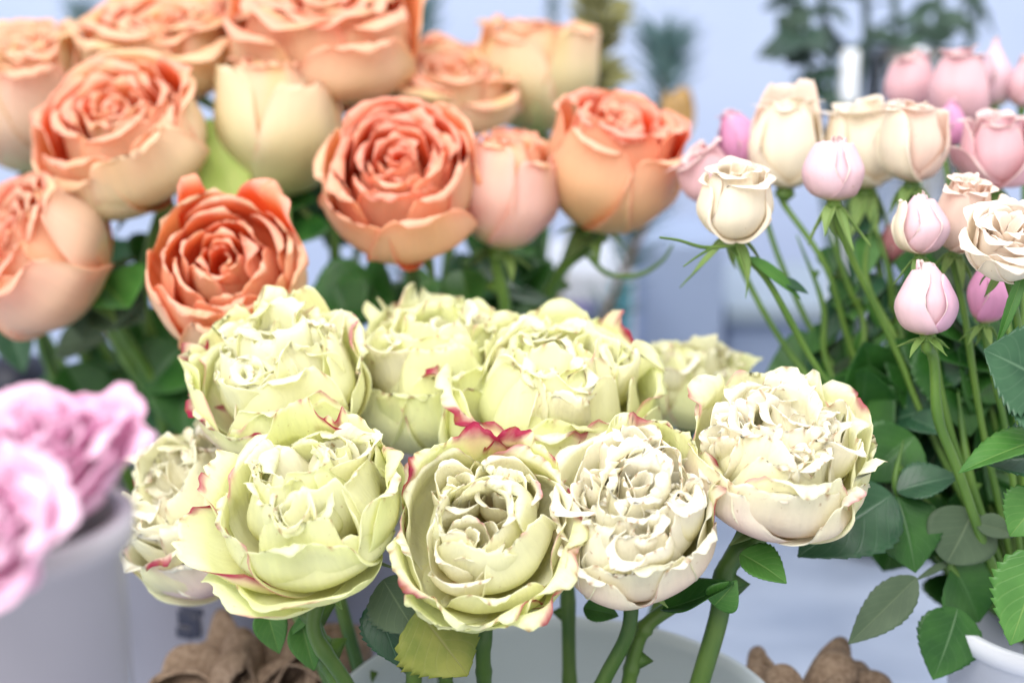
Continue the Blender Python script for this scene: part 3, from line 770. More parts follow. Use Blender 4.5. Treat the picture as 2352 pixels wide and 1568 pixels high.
rose('ruffled_rose', 'blurred pale lime rose mostly hidden behind the two right hand ruffled roses', 'rose', GR, 'green',
     lay_green(81, H=1.15, ruf=1.1, pink=.25, tint=.7, blush=.2, fleck=.5, whorls=2, per=6), 1590, 905, 130, .86, (.05, .9, .4), 81,
     [(1560, 1200, .86), (1460, 1560, .85)], warp=.05, hc=.5, nu=26, nv=20, sep=False)
H = [hp(215, h=.95, rb=1.0, rt=.95, fl=.03, W=1.1, ruf=.03, tint=.1, blush=1.3, pink=.2), hp(280, h=.95, rb=1.02, rt=.98, fl=.03, W=1.1, ruf=.03, tint=.1, blush=1.3, pink=.1), hp(180, h=.9, rb=1.0, rt=.98, fl=.08, W=.9, ruf=.06, tint=.3, blush=.7)]
rose('ruffled_rose', 'soft focus cream rose furthest left of its pot, facing left with a pink underside', 'rose', GR, 'green',
     lay_green(91, H=1.1, ruf=1.15, pink=.4, tint=.45, blush=1.0, fleck=.7, hero=H, n_mid=12, whorls=3, per=8, white=.1), 480, 1180, 214, .80, (-.50, .62, .60), 91,
     [(690, 1420, .80), (755, 1560, .80)], warp=.055, hc=.55, nu=30, nv=24, squash=.95)
# ------------------------------------------------------------------ peach roses
GP = 'peach roses in the tall bucket'
def peach(label, cx, cy, rad, d, axis, seed, path, hc=.55, sep=True, nu=26, nv=20, warp=.03, squash=1.0, stem_r=.0042, **k):
    return rose('peach_rose', label, 'rose', GP, 'peach', lay_peach(seed, **k), cx, cy, rad, d, axis, seed, path, nu=nu, nv=nv, warp=warp, hc=hc, sep=sep,
                sepmats=[M_sepal, M_sepal_dark], stemmat=M_stem2, thorn=2, squash=squash, stem_r=stem_r, droop=.5, sepL=.75)
peach('coral hearted peach rose with pale cup, left of the tall cream cup rose', 290, 330, 176, .92, (-.22, .62, .76), 101, [(330, 700, .97), (420, 960, 1.0), (470, 1120, 1.02)], coral=.9, cream=.7, open_=.10, ruf=1.3, H=1.5, hc=.8)
H = [dict(th=math.radians(50), f=1, rb=1.0, h=1.2, rt=1.0, fl=0, W=.85, corner=.4, ruf=.05, coral=1, cream=.1, roll=-.12, jag=.004, tip=.0, spine=[(.05, 0), (.7, .2), (1.0, .7), (1.04, 1.15), (1.0, 1.5), (1.04, 1.66), (1.14, 1.62)]),
     dict(th=math.radians(118), f=1, rb=1.0, h=1.2, rt=1.0, fl=0, W=.36, corner=.6, ruf=.05, coral=1, cream=.1, roll=.1, jag=.004, tip=.0, spine=[(.05, 0), (.7, .2), (1.0, .7), (1.08, 1.2), (1.10, 1.42), (1.24, 1.48), (1.34, 1.36)])]
peach('coral rose facing the camera just above the lime roses, with two curled upper petals', 525, 632, 168, .835, (.03, .42, .90), 113, [(560, 900, .93), (600, 1120, 1.0)], coral=.8, cream=.45, open_=.06, ruf=1.3, inner=.14, hero=H, n=22, hc=.75, H=1.35, closed=.06, guard=4)
peach('bright orange coral rosette rose at the centre of the cluster, whorl turned to the camera', 920, 425, 170, .88, (-.02, .52, .85), 127, [(950, 720, .93), (900, 1050, 1.0)], coral=1.0, cream=.35, open_=.08, ruf=1.2, n=36, olive=.15, dome=.05, H=1.6, hc=.92, squash=.96)
peach('half closed rose with pinkish white cup, right of the orange rosette rose', 1165, 448, 116, .90, (.14, .93, .30), 131, [(1160, 760, .93), (1100, 1080, 1.0)], hc=1.12, H=2.25, n=18, coral=1.0, cream=.6, pale=1.0, open_=.06, closed=.18, ruf=.7, squash=.92)
peach('deep coral rose at the right end of the peach cluster, petals flaring to the right', 1403, 388, 146, .91, (.22, .84, .50), 137, [(1290, 620, .95), (1230, 760, .97), (1100, 1100, 1.0)], coral=1.0, cream=.15, open_=.14, ruf=.8, H=2.0, hc=1.05, olive=.05, squash=.93)
peach('tall cream cup rose with frayed coral top between the two front coral roses', 640, 300, 143, .95, (.02, .96, .22), 139, [(650, 600, .97), (700, 1100, 1.0)], squash=.92, hc=1.1, H=2.2, coral=.7, cream=.9, open_=.05, ruf=1.6, closed=.05, dome=.05, olive=.5)
peach('largest pink orange rose, cut off by the top edge', 752, 108, 194, .98, (.05, .80, .58), 149, [(760, 420, 1.0), (800, 1100, 1.04)], coral=.8, cream=.5, open_=.22, ruf=1.4, hc=.65, H=1.35, olive=.4)
peach('wide pink centred rose at the top left of the cluster', 385, 130, 164, 1.0, (-.03, .80, .58), 151, [(430, 500, 1.02), (520, 1100, 1.04)], coral=.75, cream=.7, open_=.22, ruf=1.2, hc=.6, olive=.5, H=1.3)
peach('blurred peach rose half hidden behind the top of the orange rosette', 1035, 218, 140, 1.02, (.1, .82, .55), 157, [(1040, 500, 1.03), (960, 1100, 1.04)], coral=.7, cream=.7, open_=.15, ruf=1.2, hc=.6, olive=.5, nu=22, nv=18)
peach('blurred cream and salmon rose at the upper right of the cluster below the dried cypress', 1232, 188, 122, 1.05, (.05, .95, .25), 163, [(1220, 500, 1.05), (1050, 1100, 1.05)], coral=.8, cream=.95, open_=.1, ruf=1.6, hc=1.0, H=2.1, olive=.6, nu=22, nv=18)
peach('pale cream cupped rose cut off by the left edge', 62, 250, 138, 1.0, (-.05, .82, .55), 167, [(120, 600, 1.02), (260, 1000, 1.04)], coral=.7, cream=.95, open_=.15, ruf=1.3, hc=1.1, H=2.3, olive=.5, pale=.5)
peach('drooping peach rose at the left with coral heart turned to the left edge', 110, 600, 165, .90, (-.62, .45, .62), 173, [(280, 760, .94), (350, 880, .97), (400, 1080, 1.0)], coral=.9, cream=.55, open_=.10, ruf=1.3, H=1.6, hc=.8, olive=.3, pale=.4)
peach('small pale cream rose peeking in at the left edge', -30, 480, 60, 1.05, (-.1, .9, .3), 179, [(60, 700, 1.05), (250, 1020, 1.05)], n=14, coral=.2, cream=1, pale=.9, open_=.05, hc=.6, nu=18, nv=14, sep=False)

M_leaf.append(M_lime)
def lone_leaf(root, name, pa, pb, w, nrm, mat, **k):
    return leaf(name, root, at(*pa), at(*pb), w, cdir(*nrm), mat, **k)

# leafy stems that fill the space under the peach roses
def leafy_stem(label, path, leaves, matS, rad=.003, group=None, cat='stem', name='leafy_stem', seed=0):
    pts = [at(*p) for p in path]
    T = thing(name, pts[-1], label, cat, group)
    stem(T, pts, rad, matS, seed, 2)
    for i, (a, b, w, nm, mi, kw) in enumerate(leaves):
        lone_leaf(T, 'leaf', a, b, w, nm, M_leaf[mi], seed=seed + i, **kw)
    return T
GS = 'leafy stems under the peach roses'
N0 = (0, .5, .85)
leafy_stem('dark leafy stem directly under the orange rosette rose', [(880, 640, .97), (860, 900, 1.0), (840, 1120, 1.03)],
           [((760, 640, .95), (800, 760, .93), .045, (0, .3, .9), 0, {}), ((870, 650, .95), (700, 720, .94), .05, (0, .4, .8), 0, {}), ((820, 690, .96), (900, 690, .93), .06, (0, .3, 1), 0, {}), ((960, 660, .96), (900, 760, .94), .04, N0, 0, {})], M_stem, group=GS, seed=201)
leafy_stem('green leafy stem above the back centre lime rose', [(1070, 600, .97), (1060, 800, 1.0), (1000, 1110, 1.03)],
           [((1060, 620, .95), (1080, 720, .93), .03, (0, .3, .9), 2, {}), ((1000, 640, .96), (930, 680, .94), .03, N0, 2, {}), ((1100, 600, .96), (1200, 660, .94), .022, N0, 1, {}), ((1120, 660, .96), (1300, 700, .95), .012, N0, 1, {})], M_stem2, group=GS, seed=207)
leafy_stem('shaded leafy stem under the curled petal coral rose', [(480, 780, .98), (440, 960, 1.0), (480, 1130, 1.03)],
           [((420, 800, .97), (330, 900, .96), .05, (0, .3, .9), 0, {}), ((430, 850, .98), (420, 1000, .96), .05, (0, .4, .9), 0, {}), ((330, 860, 1.0), (300, 960, .99), .045, N0, 0, {}), ((390, 900, 1.0), (360, 1010, .98), .04, N0, 1, {}), ((400, 560, .99), (330, 640, .97), .05, N0, 0, {}), ((360, 700, 1.0), (420, 820, .98), .06, N0, 0, {}), ((520, 520, .99), (480, 420, .97), .05, N0, 0, {})], M_stem, group=GS, seed=213)
leafy_stem('stem with a bright lime leaf beside the tall cream cup rose', [(520, 470, .93), (540, 700, .98), (560, 1120, 1.02)],
           [((535, 475, .925), (480, 265, .925), .036, (.2, .3, .9), 4, dict(fold=.1, serr=0)), ((600, 470, .97), (720, 450, .95), .03, N0, 0, {}), ((700, 480, .97), (640, 560, .95), .05, (0, .2, .9), 0, {})], M_stem2, group=GS, seed=219)
leafy_stem('pale leafy stem at the left edge above the pink peonies', [(60, 640, 1.0), (120, 850, 1.02), (220, 1040, 1.05)],
           [((20, 720, .99), (50, 850, .97), .03, (0, .4, .9), 1, dict(serr=0)), ((130, 800, 1.0), (240, 770, .98), .03, N0, 3, {}), ((150, 840, 1.0), (250, 990, 1.0), .045, N0, 0, {})], M_stem2, rad=.0045, group=GS, seed=225)
leafy_stem('thick olive stem under the drooping left peach rose', [(250, 740, .95), (310, 850, .97), (390, 960, .99), (420, 1120, 1.02)],
           [((240, 650, .93), (190, 770, .91), .06, (0, .2, .9), 3, dict(curl=.3)), ((230, 640, .92), (300, 720, .90), .05, (.2, .4, .8), 2, dict(curl=-.2)), ((230, 690, .93), (330, 730, .92), .05, N0, 3, {})], M_stem2, rad=.0048, group=GS, seed=231)

for i, (lb, cx, cy, dd) in enumerate([('shaded leafy stem behind the tall cream cup rose', 560, 400, 1.06), ('shaded leafy stem behind the orange rosette rose', 800, 380, 1.06), ('shaded leafy stem behind the half closed pinkish rose', 1120, 560, 1.02), ('shaded leafy stem behind the drooping left rose', 200, 560, 1.04), ('shaded leafy stem low behind the drooping left rose', 230, 860, 1.05)]):
    rr = np.random.default_rng(77 + i); L_ = []
    for j in range(12):
        an = rr.uniform(0, 6.28); ln = rr.uniform(90, 140); x0, y0 = cx + rr.uniform(-60, 60), cy + rr.uniform(-60, 120)
        L_.append(((x0, y0, dd), (x0 + ln * math.cos(an) * .7, y0 + abs(ln * math.sin(an)), dd - .02), rr.uniform(.04, .06), (rr.uniform(-.4, .4), rr.uniform(.1, .6), .8), int(rr.choice([0, 0, 1])), dict(fold=.2, curl=.15)))
    leafy_stem(lb, [(cx, cy, dd), (cx + 20, cy + 200, dd), (cx * .4 + 380, 1130, 1.04)], L_, M_stem2, group=GS, seed=240 + i * 13)
# ------------------------------------------------------------------ pink peonies
def peony(label, cx, cy, rad, d, axis, seed, n=26, lite=.8):
    r = np.random.default_rng(seed); S = []
    for i in range(n):
        f = i / (n - 1)
        S.append(dict(th=i * GA, f=f, rb=.15 + .85 * f, h=1.0 - .35 * f + r.uniform(-.08, .08), rt=.2 + 1.0 * f, fl=.15 * f + r.uniform(0, .1), fz=r.uniform(-.05, .08), W=.35 + .5 * f, ruf=.09, jag=.012, tip=.03, lite=lite * r.uniform(.5, 1.2), lump=.04))
    return rose('peony', label, 'peony', 'pink peonies at the left edge', 'peony', S, cx, cy, rad, d, axis, seed, [(100, 1330, .50), (90, 1430, .50)], nu=22, nv=18, warp=.06, hc=.4, sep=False, stemmat=M_stem)
p, _, _ = peony('pink peony in front of the stems at the left edge, upper of the two', 105, 1060, 190, .50, (.1, .8, .6), 301)
lone_leaf(p, 'leaf', (230, 1240, .555), (40, 1390, .55), .02, (0, .8, .5), M_leaf[0]); lone_leaf(p, 'leaf', (-10, 1420, .54), (190, 1365, .53), .012, (0, .8, .5), M_leaf[2])
peony('lighter pink peony cut off by the left edge, lower of the two', -40, 1225, 170, .44, (.1, .5, .8), 307, lite=1.1)

# ------------------------------------------------------------------ small spray roses
GSR = 'small spray roses in the right bucket'
CREAM = ((228, 212, 182), (251, 243, 226)); PINKC = ((220, 172, 174), (240, 202, 210)); PALE = ((226, 192, 192), (240, 212, 222)); HOT = ((222, 146, 184), (234, 172, 212)); BLUSH = ((226, 190, 174), (248, 226, 212))
def spray(label, cx, cy, rad, d, axis, seed, path, col, L=1.9, top=.3, n=9, open_=.06, hc=None, sepal=1.0, hero=(), nu=24, nv=20, stem_r=.0018, leaves=(), inner=.12, sepL=1.3, droop=1.4, sepmats=None, ruf=1.0, sepW=.32):
    rad = rad * (1.04 if d > .78 else 1.03)
    lay = lay_bud(seed, col[0], col[1], n=n, L=L, top=top, open_=open_, hero=hero, inner=inner, ruf=ruf)
    T, base, sc = rose('spray_rose', label, 'rose', GSR, 'spray', lay, cx, cy, rad, d, axis, seed, path, stem_r=stem_r, nu=nu, nv=nv, warp=.03, hc=hc if hc is not None else L * .5,
                       sep=sepal > 0, sepmats=sepmats or [M_sepal, M_sepal], stemmat=M_stem2, thorn=0, sepL=sepL, droop=droop, sepW=sepW)
    for i, (a, b, w, nm, mi, kw) in enumerate(leaves):
        lone_leaf(T, 'leaf', a, b, w, nm, M_leaf[mi], seed=seed + i, **kw)
    return T
def sh(th, c, **k):          # a showy outer petal of a spray rose
    d = dict(th=math.radians(th), f=1, rb=1.03, h=1.7, rt=.6, fl=.1, fz=0, W=1.1, ruf=.02, jag=.004, tip=.04, c0=c[0], c1=c[1], corner=.4, roll=.1); d.update(k); return d
VB = (2360, 1440, .79)
spray('cream spray rose leftmost in the small rose bunch, long curling sepals below it', 1690, 462, 84, .76, (.0, .86, .5), 401, [(1760, 640, .78), (1880, 850, .80), (2010, 1010, .81), VB], CREAM, L=2.0, top=.72, n=11, open_=.14, sepL=1.9, droop=.9,
      hero=[sh(180, CREAM, rt=.85, h=1.6, roll=.2), sh(0, CREAM, rt=.8, h=1.6, roll=.2)],
      leaves=[((1790, 640, .78), (1860, 670, .78), .006, N0, 1, {}), ((1720, 590, .77), (1850, 680, .78), .008, N0, 2, dict(serr=0))])
spray('closed pale pink bud with three hanging sepals, right of the leftmost cream one', 1917, 392, 68, .77, (.0, .98, .1), 407, [(1960, 600, .79), (2060, 810, .81), (2140, 1000, .81), VB], PALE, L=2.05, top=.5, n=8, open_=-.03, hero=[sh(200, PALE, rb=1.05, h=1.95, rt=.62, fl=-.04, W=1.35, roll=.05), sh(330, PALE, rb=1.02, h=1.9, rt=.6, fl=-.04, W=1.1)], sepL=1.6, droop=1.6, sepW=.42)
spray('cream spray rose with a tall tan pink petal standing behind it', 1812, 335, 88, .86, (.05, .97, .2), 411, [(1900, 620, .86), (2000, 900, .86), VB], CREAM, L=2.2, top=.80, n=10, open_=.12, sepal=0,
      hero=[sh(95, BLUSH, rb=1.15, h=2.6, rt=1.0, fl=.1, W=1.0), sh(60, BLUSH, rb=1.1, h=2.7, rt=.9, fl=.05, W=.6)])
spray('cream rose in the back row partly hidden by the two beside it', 1990, 335, 96, .87, (-.05, .97, .2), 419, [(2040, 620, .87), (2090, 900, .87), VB], CREAM, L=2.0, top=.85, n=10, open_=.12, sepal=.5, ruf=2)
spray('tall cream beige spray rose with a thin rolled petal edge at its left', 2103, 330, 76, .82, (.03, .97, .25), 421, [(2110, 620, .82), (2150, 900, .82), VB], BLUSH, L=2.3, top=.78, n=10, open_=.12, hero=[sh(200, CREAM, h=2.1, rt=.9, roll=.25)], sepal=.6)
spray('lilac pink bud tucked left of the back row cream rose', 1698, 322, 55, .89, (-.4, .9, .1), 431, [(1800, 620, .88), (1950, 900, .87), VB], HOT, L=2.4, top=.4, n=7, sepal=0, nu=18, nv=16)
spray('pink flared rose at the far left of the small bunch, pointing left', 1628, 400, 66, .86, (-.6, .78, .2), 433, [(1680, 560, .86), (1850, 860, .86), VB], PINKC, L=1.9, top=.9, n=8, open_=.22, sepal=0, nu=20, nv=16)
spray('slim pink bud with a white left edge petal, above the lower pink bud', 2118, 515, 58, .745, (.02, .98, .15), 439, [(2140, 760, .77), (2190, 1010, .79), VB], PALE, L=2.4, top=.3, n=6, open_=-.02, hero=[sh(190, CREAM, rb=1.1, h=2.1, rt=.85, fl=.05, W=.7), sh(350, PALE, rb=1.04, h=2.2, rt=.45, fl=-.04, W=1.2)], sepal=.6)
spray('blush rose with a swirled top beside the slim pink bud', 2212, 488, 64, .76, (.04, .86, .5), 443, [(2215, 720, .78), (2260, 1000, .79), VB], BLUSH, L=2.7, top=.85, n=14, open_=.1, hc=1.5, hero=[sh(330, CREAM, rb=1.1, h=2.3, rt=1.1, fl=.25, W=.9)], sepal=.5, inner=.08)
spray('open white rimmed blush rose cut off by the right edge', 2318, 560, 84, .70, (-.2, .62, .76), 449, [(2340, 760, .74), (2350, 1000, .78), VB], ((236, 206, 186), (253, 244, 234)), L=1.7, top=.95, n=16, open_=.16, hero=[sh(265, CREAM, rb=1.06, h=1.4, rt=1.2, fl=.2, W=1.2), sh(200, CREAM, rb=1.05, h=1.5, rt=1.15, fl=.25, W=1.1), sh(140, CREAM, rb=1.05, h=1.5, rt=1.1, fl=.15, W=.9)], inner=.08,
      leaves=[((2360, 600, .7), (2290, 800, .7), .006, N0, 2, {})])
spray('lowest pale pink bud, sharp, on a straight bright stem', 2128, 690, 68, .725, (-.03, .99, .1), 457, [(2145, 830, .735), (2155, 960, .74), (2200, 1080, .75), (2280, 1300, .77), VB], PALE, L=2.35, top=.34, n=7, open_=-.03, sepL=1.0, droop=.5, stem_r=.0027, sepal=1,
      hero=[sh(185, PALE, rb=1.06, h=2.15, rt=.42, fl=-.04, W=1.45, roll=.06, tip=.08), sh(345, ((226,180,200),(240,204,226)), rb=1.02, h=2.0, rt=.55, fl=-.04, W=1.1, roll=.03)])
spray('magenta pink bud right of the lowest pale bud', 2268, 668, 50, .76, (.05, .98, .1), 461, [(2280, 850, .77), (2320, 1050, .78), VB], HOT, L=3.0, top=.3, n=6, open_=.0, sepL=1.4, droop=.8, sepmats=[M_sepal], sepal=1)
spray('dusty pink rose with one petal flared to the left, near the right edge', 2292, 350, 84, .84, (.0, .93, .3), 463, [(2300, 620, .82), (2330, 900, .8), VB], PINKC, L=1.9, top=.85, n=10, open_=.2, hero=[sh(200, PINKC, rb=1.0, h=1.2, rt=1.5, fl=.2, W=.8), sh(320, PINKC, rb=1.05, h=1.3, rt=1.3, fl=.2, W=.9)], sepal=.5)
spray('pink rose in the top row next to the tall pointed bud', 2206, 205, 72, .93, (.05, .97, .15), 467, [(2220, 500, .9), (2270, 900, .86), VB], PINKC, L=2.3, top=.7, n=8, open_=.1, sepal=0, nu=18, nv=16)
spray('blurred pink rose at the left end of the top row', 2096, 190, 62, .97, (-.05, .97, .15), 479, [(2120, 500, .92), (2200, 900, .86), VB], PINKC, L=2.0, top=.7, n=8, open_=.1, sepal=0, nu=18, nv=16)
spray('tall pointed pink bud in the top row before the pale wall', 2285, 168, 46, .95, (.0, 1, .05), 487, [(2290, 400, .9), (2320, 900, .86), VB], PALE, L=3.4, top=.1, n=6, open_=-.02, sepal=0, nu=18, nv=16)
spray('hot pink bud squeezed behind the tall cream beige rose', 2178, 285, 42, .88, (.1, .98, .1), 491, [(2190, 500, .87), (2240, 900, .84), VB], HOT, L=2.6, top=.3, n=6, sepal=0, nu=18, nv=16)
spray('pink bud cut off by the right edge in the top row', 2352, 190, 42, .93, (.05, .98, .1), 499, [(2352, 400, .9), (2352, 900, .84), VB], PINKC, L=2.8, top=.3, n=6, sepal=0, nu=18, nv=16)
spray('small dark pink bud in shade left of the slim pink bud', 2045, 560, 34, .88, (.0, .98, .1), 503, [(2060, 700, .87), (2110, 900, .85), VB], ((180, 110, 116), (200, 136, 140)), L=2.6, top=.3, n=6, sepal=0, nu=16, nv=14)

# leafy stems of the spray roses: each a cut stem with its own leaves
GL = 'leafy cut stems in the right bucket'
rl = np.random.default_rng(9)
def fol(label, path, leaves, seed, mat=M_stem2, rad=.0024):
    return leafy_stem(label, path, leaves, mat, [.0005, rad, rad, rad, rad], GL, 'stem', 'leafy_stem', seed)
fol('leafy stem with a big glossy blue green leaf beside the rightmost ruffled rose', [(2075, 1010, .78), (2060, 1128, .775), (2150, 1210, .78), (2290, 1330, .79), (2360, 1450, .8)],
    [((2050, 1135, .765), (1840, 1265, .735), .048, (.1, .6, .8), 1, dict(curl=.12, fold=.15)), ((2060, 1140, .77), (2110, 1310, .755), .042, (.1, .4, .9), 0, dict(fold=.15)), ((2060, 1128, .77), (2200, 1085, .765), .024, (0, .7, .7), 1, {}), ((2100, 1000, .79), (1990, 1100, .79), .04, N0, 0, {})], 601)
fol('stem ending in two dark leaves hanging before the pale table', [(2230, 1220, .78), (2180, 1290, .77), (2240, 1360, .78), (2360, 1460, .8)],
    [((2105, 1325, .75), (1950, 1478, .745), .022, (.3, .5, .7), 3, dict(fold=.3, curl=.05)), ((2200, 1395, .76), (2150, 1560, .75), .036, (.1, .3, .9), 0, dict(fold=.12)), ((2180, 1290, .77), (2110, 1325, .755), .004, N0, 3, dict(serr=0)), ((2190, 1300, .77), (2260, 1430, .775), .045, N0, 0, {})], 607)
fol('stem with a round dull underside leaf in the middle of the foliage', [(2200, 900, .80), (2230, 1100, .79), (2300, 1300, .79), (2370, 1460, .8)],
    [((2235, 1170, .765), (2180, 1292, .76), .040, (0, .1, 1), 3, dict(fold=.05, serr=0, shape=(.9, .6))), ((2240, 1200, .76), (2340, 1225, .755), .014, N0, 3, {}), ((2160, 770, .83), (2240, 990, .8), .055, (.2, .2, .9), 0, dict(fold=.1)), ((2140, 800, .84), (2080, 930, .82), .05, N0, 0, {}), ((2090, 960, .81), (2170, 990, .79), .02, N0, 1, {})], 613)
fol('foreground leafy stem at the right edge with pointed light green leaves', [(2420, 820, .70), (2400, 1060, .72), (2380, 1300, .76), (2390, 1470, .79)],
    [((2420, 1000, .69), (2200, 1068, .685), .024, (.1, .8, .3), 2, dict(curl=.12, serr=.06)), ((2400, 1260, .69), (2320, 1480, .685), .036, (-.3, .3, .9), 2, dict(fold=.2, curl=.1, serr=.12)), ((2410, 880, .69), (2270, 800, .685), .050, (.0, .3, .9), 1, dict(serr=.1, fold=.2)), ((2400, 940, .69), (2300, 880, .69), .04, (0, .5, .8), 1, dict(serr=.1)), ((2420, 1050, .7), (2260, 1050, .70), .034, (0, .6, .6), 1, dict(serr=.1)), ((2400, 1130, .7), (2320, 1230, .70), .028, N0, 2, dict(serr=.1))], 619)
specs_ = [('dark leafy stem behind the straight stem of the lowest pink bud', 2040, 960), ('dark leafy stem above the rightmost ruffled rose', 1960, 900), ('shaded leafy stem deep in the foliage right of the ruffled roses', 2130, 1150), ('shaded leafy stem under the magenta pink bud', 2280, 820), ('shaded leafy stem low against the right bucket', 2290, 1300), ('shaded leafy stem at the right edge behind the light leaves', 2345, 1020), ('dark leafy stem beside the lowest pale bud', 2200, 760)]
for i, (lb, cx, cy) in enumerate(specs_):
    L_ = []
    for j in range(19):
        a = rl.uniform(0, 6.28); r0 = rl.uniform(10, 90)
        x0, y0 = cx + r0 * math.cos(a), cy + r0 * math.sin(a) * 1.3
        if x0 < 1955 and y0 > 880: x0 += 90
        dd = rl.uniform(.82, .90)
        an = rl.uniform(0, 6.28); ln = rl.uniform(80, 130)
        L_.append(((x0, y0, dd), (x0 + ln * math.cos(an), y0 + ln * math.sin(an), dd - .02), rl.uniform(.038, .06), (rl.uniform(-.4, .4), rl.uniform(.1, .8), .8), int(rl.choice([0, 0, 0, 1, 3])), dict(fold=rl.uniform(.1, .4), curl=rl.uniform(0, .25))))
    if i in (1,):
        L_ = [((1900, 850, .88), (1760, 850, .88), .05, (0, .6, .7), 0, {}), ((1960, 860, .88), (1880, 800, .88), .04, N0, 0, {}), ((2010, 880, .87), (1930, 1000, .87), .05, N0, 0, {}), ((2010, 900, .87), (2060, 1020, .87), .05, N0, 0, {}), ((1960, 960, .87), (2020, 1090, .87), .05, N0, 0, {}), ((1970, 1000, .86), (1960, 1110, .86), .05, N0, 1, {})]
    fol(lb, [(cx, cy - 60, .88), (cx + 20, cy + 80, .86), ((cx + 2380) / 2, max(cy + 160, 1300), .83), (2380, 1470, .82)], L_, 631 + i * 7)
for i, (lb, cx, cy) in enumerate([('leafy stem among the hanging sepals of the small roses', 1930, 640), ('leafy stem filling the gap below the back row cream roses', 2010, 560), ('leafy stem behind the slim pink bud', 2090, 700), ('leafy stem behind the blush rose stems', 2220, 640)]):
    L_ = []
    for j in range(9):
        x0, y0 = cx + rl.uniform(-45, 45), cy + rl.uniform(-110, 170); an = rl.uniform(.7, 2.4); ln = rl.uniform(60, 130)
        L_.append(((x0, y0, .88), (x0 + ln * math.cos(an), y0 + ln * math.sin(an), .87), rl.uniform(.008, .022), (rl.uniform(-.4, .4), rl.uniform(.1, .6), .8), int(rl.choice([0, 1, 2, 0])), dict(fold=.3, curl=rl.uniform(0, .2), serr=0)))
    fol(lb, [(cx - 10, cy - 130, .88), (cx + 10, cy + 60, .88), (cx + 90, 1000, .86), (2370, 1460, .83)], L_, 751 + i * 7)
# slim bare side stems crossing the middle
for i, (lb, pa) in enumerate([('thin dark stem running down behind the hanging sepals', [(1830, 540, .86), (1890, 700, .86), (1905, 850, .86), (2060, 1080, .84), (2360, 1450, .82)]),
                              ('slender green stem just right of the pale pink bud', [(2010, 480, .85), (1990, 640, .85), (2070, 800, .84), (2150, 1000, .83), (2370, 1450, .82)]),
                              ('thin reddish stem in the gap between the small roses', [(1900, 520, .87), (1950, 660, .87), (1985, 750, .87), (2000, 1000, .85), (2340, 1450, .83)]),
                              ('slender stem crossing under the blush rose', [(2290, 560, .83), (2240, 760, .82), (2290, 1000, .82), (2380, 1450, .82)])]):
    fol(lb, pa, [((pa[2][0], pa[2][1], pa[2][2]), (pa[2][0] - 30 + 40 * (i % 2), pa[2][1] + 120, pa[2][2]), .008, N0, 2, dict(serr=0, curl=.1))], 701 + i * 5, rad=.0018)

# leaves and sepals belonging under the ruffled roses
GF = 'leafy stems among the ruffled roses'
leafy_stem('stem with a dull folded leaf and a dark leaf under it, left of centre', [(945, 1440, .72), (950, 1500, .73), (950, 1570, .735), (940, 1600, .74)],
           [((880, 1330, .715), (960, 1460, .70), .032, (-.2, .2, .9), 3, dict(fold=.15, curl=-.05, serr=.08)), ((860, 1375, .725), (915, 1530, .715), .024, (-.2, .3, .9), 1, dict(fold=.2, serr=.08))], M_stem, .0042, GF, seed=801)
leafy_stem('stem with a wide yellowish wilted leaf hanging under the front centre rose', [(1020, 1460, .73), (1022, 1520, .735), (1025, 1590, .74)],
           [((960, 1400, .70), (1075, 1550, .695), .046, (0, .2, 1), 0, dict(fold=.1, curl=.05, serr=.10, wave=.02))], M_stem, .0036, GF, seed=807)
for o in [o for o in SC.objects if o.parent and o.parent.get('label', '').startswith('stem with a wide yellowish') and o.name.startswith('leaf')]:
    o.data.materials[0] = M_wilt
leafy_stem('short stem with pointed green leaves over the left burlap', [(700, 1380, .74), (735, 1480, .745), (790, 1590, .75)],
           [((610, 1390, .745), (640, 1500, .74), .018, (0, .3, .9), 2, dict(serr=0)), ((690, 1420, .74), (720, 1540, .735), .018, (0, .3, .9), 2, dict(serr=0)), ((730, 1390, .735), (660, 1460, .735), .006, N0, 2, dict(serr=0))], M_stem2, .0052, GF, seed=811)
leafy_stem('stem with a curled wilting leaf between the two right hand ruffled roses', [(1560, 1380, .74), (1475, 1450, .745), (1440, 1585, .75)],
           [((1520, 1400, .725), (1690, 1350, .715), .022, (.0, .8, .5), 0, dict(fold=.5, curl=-.12, serr=0, wave=.02)), ((1640, 1390, .72), (1690, 1340, .712), .018, (.2, .3, .8), 2, dict(serr=0, curl=.3)), ((1700, 1270, .72), (1810, 1330, .71), .024, (.1, .7, .6), 2, dict(fold=.3, curl=.15)), ((1340, 1395, .74), (1420, 1410, .735), .014, (0, .5, .8), 0, {})], M_stem, .004, GF, seed=817)

# ------------------------------------------------------------------ burlap
def ribbon(name, ctl, wdir, w, parent, seed):
    C = catmull(ctl, 70); m = len(C); r = np.random.default_rng(seed)
    u = np.linspace(-1, 1, 22); t = np.linspace(0, 1, m)
    wd = np.asarray(wdir) / np.linalg.norm(wdir)
    P = C[:, None] + wd * (u[None, :, None] * (w * .5) * (1 + .25 * np.sin(9 * t + seed))[:, None, None])
    T = np.gradient(C, axis=0); T /= np.linalg.norm(T, axis=1)[:, None]; Nn = np.cross(T, wd); Nn /= np.linalg.norm(Nn, axis=1)[:, None] + 1e-9
    g = np.sin(u[None] * 4 + 5 * t[:, None] + seed) * .5 + np.sin(u[None] * 9 - 4 * t[:, None]) * .3
    P = P + Nn[:, None] * (g * w * .14)[..., None]
    nn = Noise3(r, 90.0); f = P.reshape(-1, 3); P = P + .0022 * np.stack([nn(f), nn(f + .01), nn(f + .02)], -1).reshape(P.shape)
    V, F = sheet(P, .0012); mesh_obj(name, V, F, M_burlap, parent)
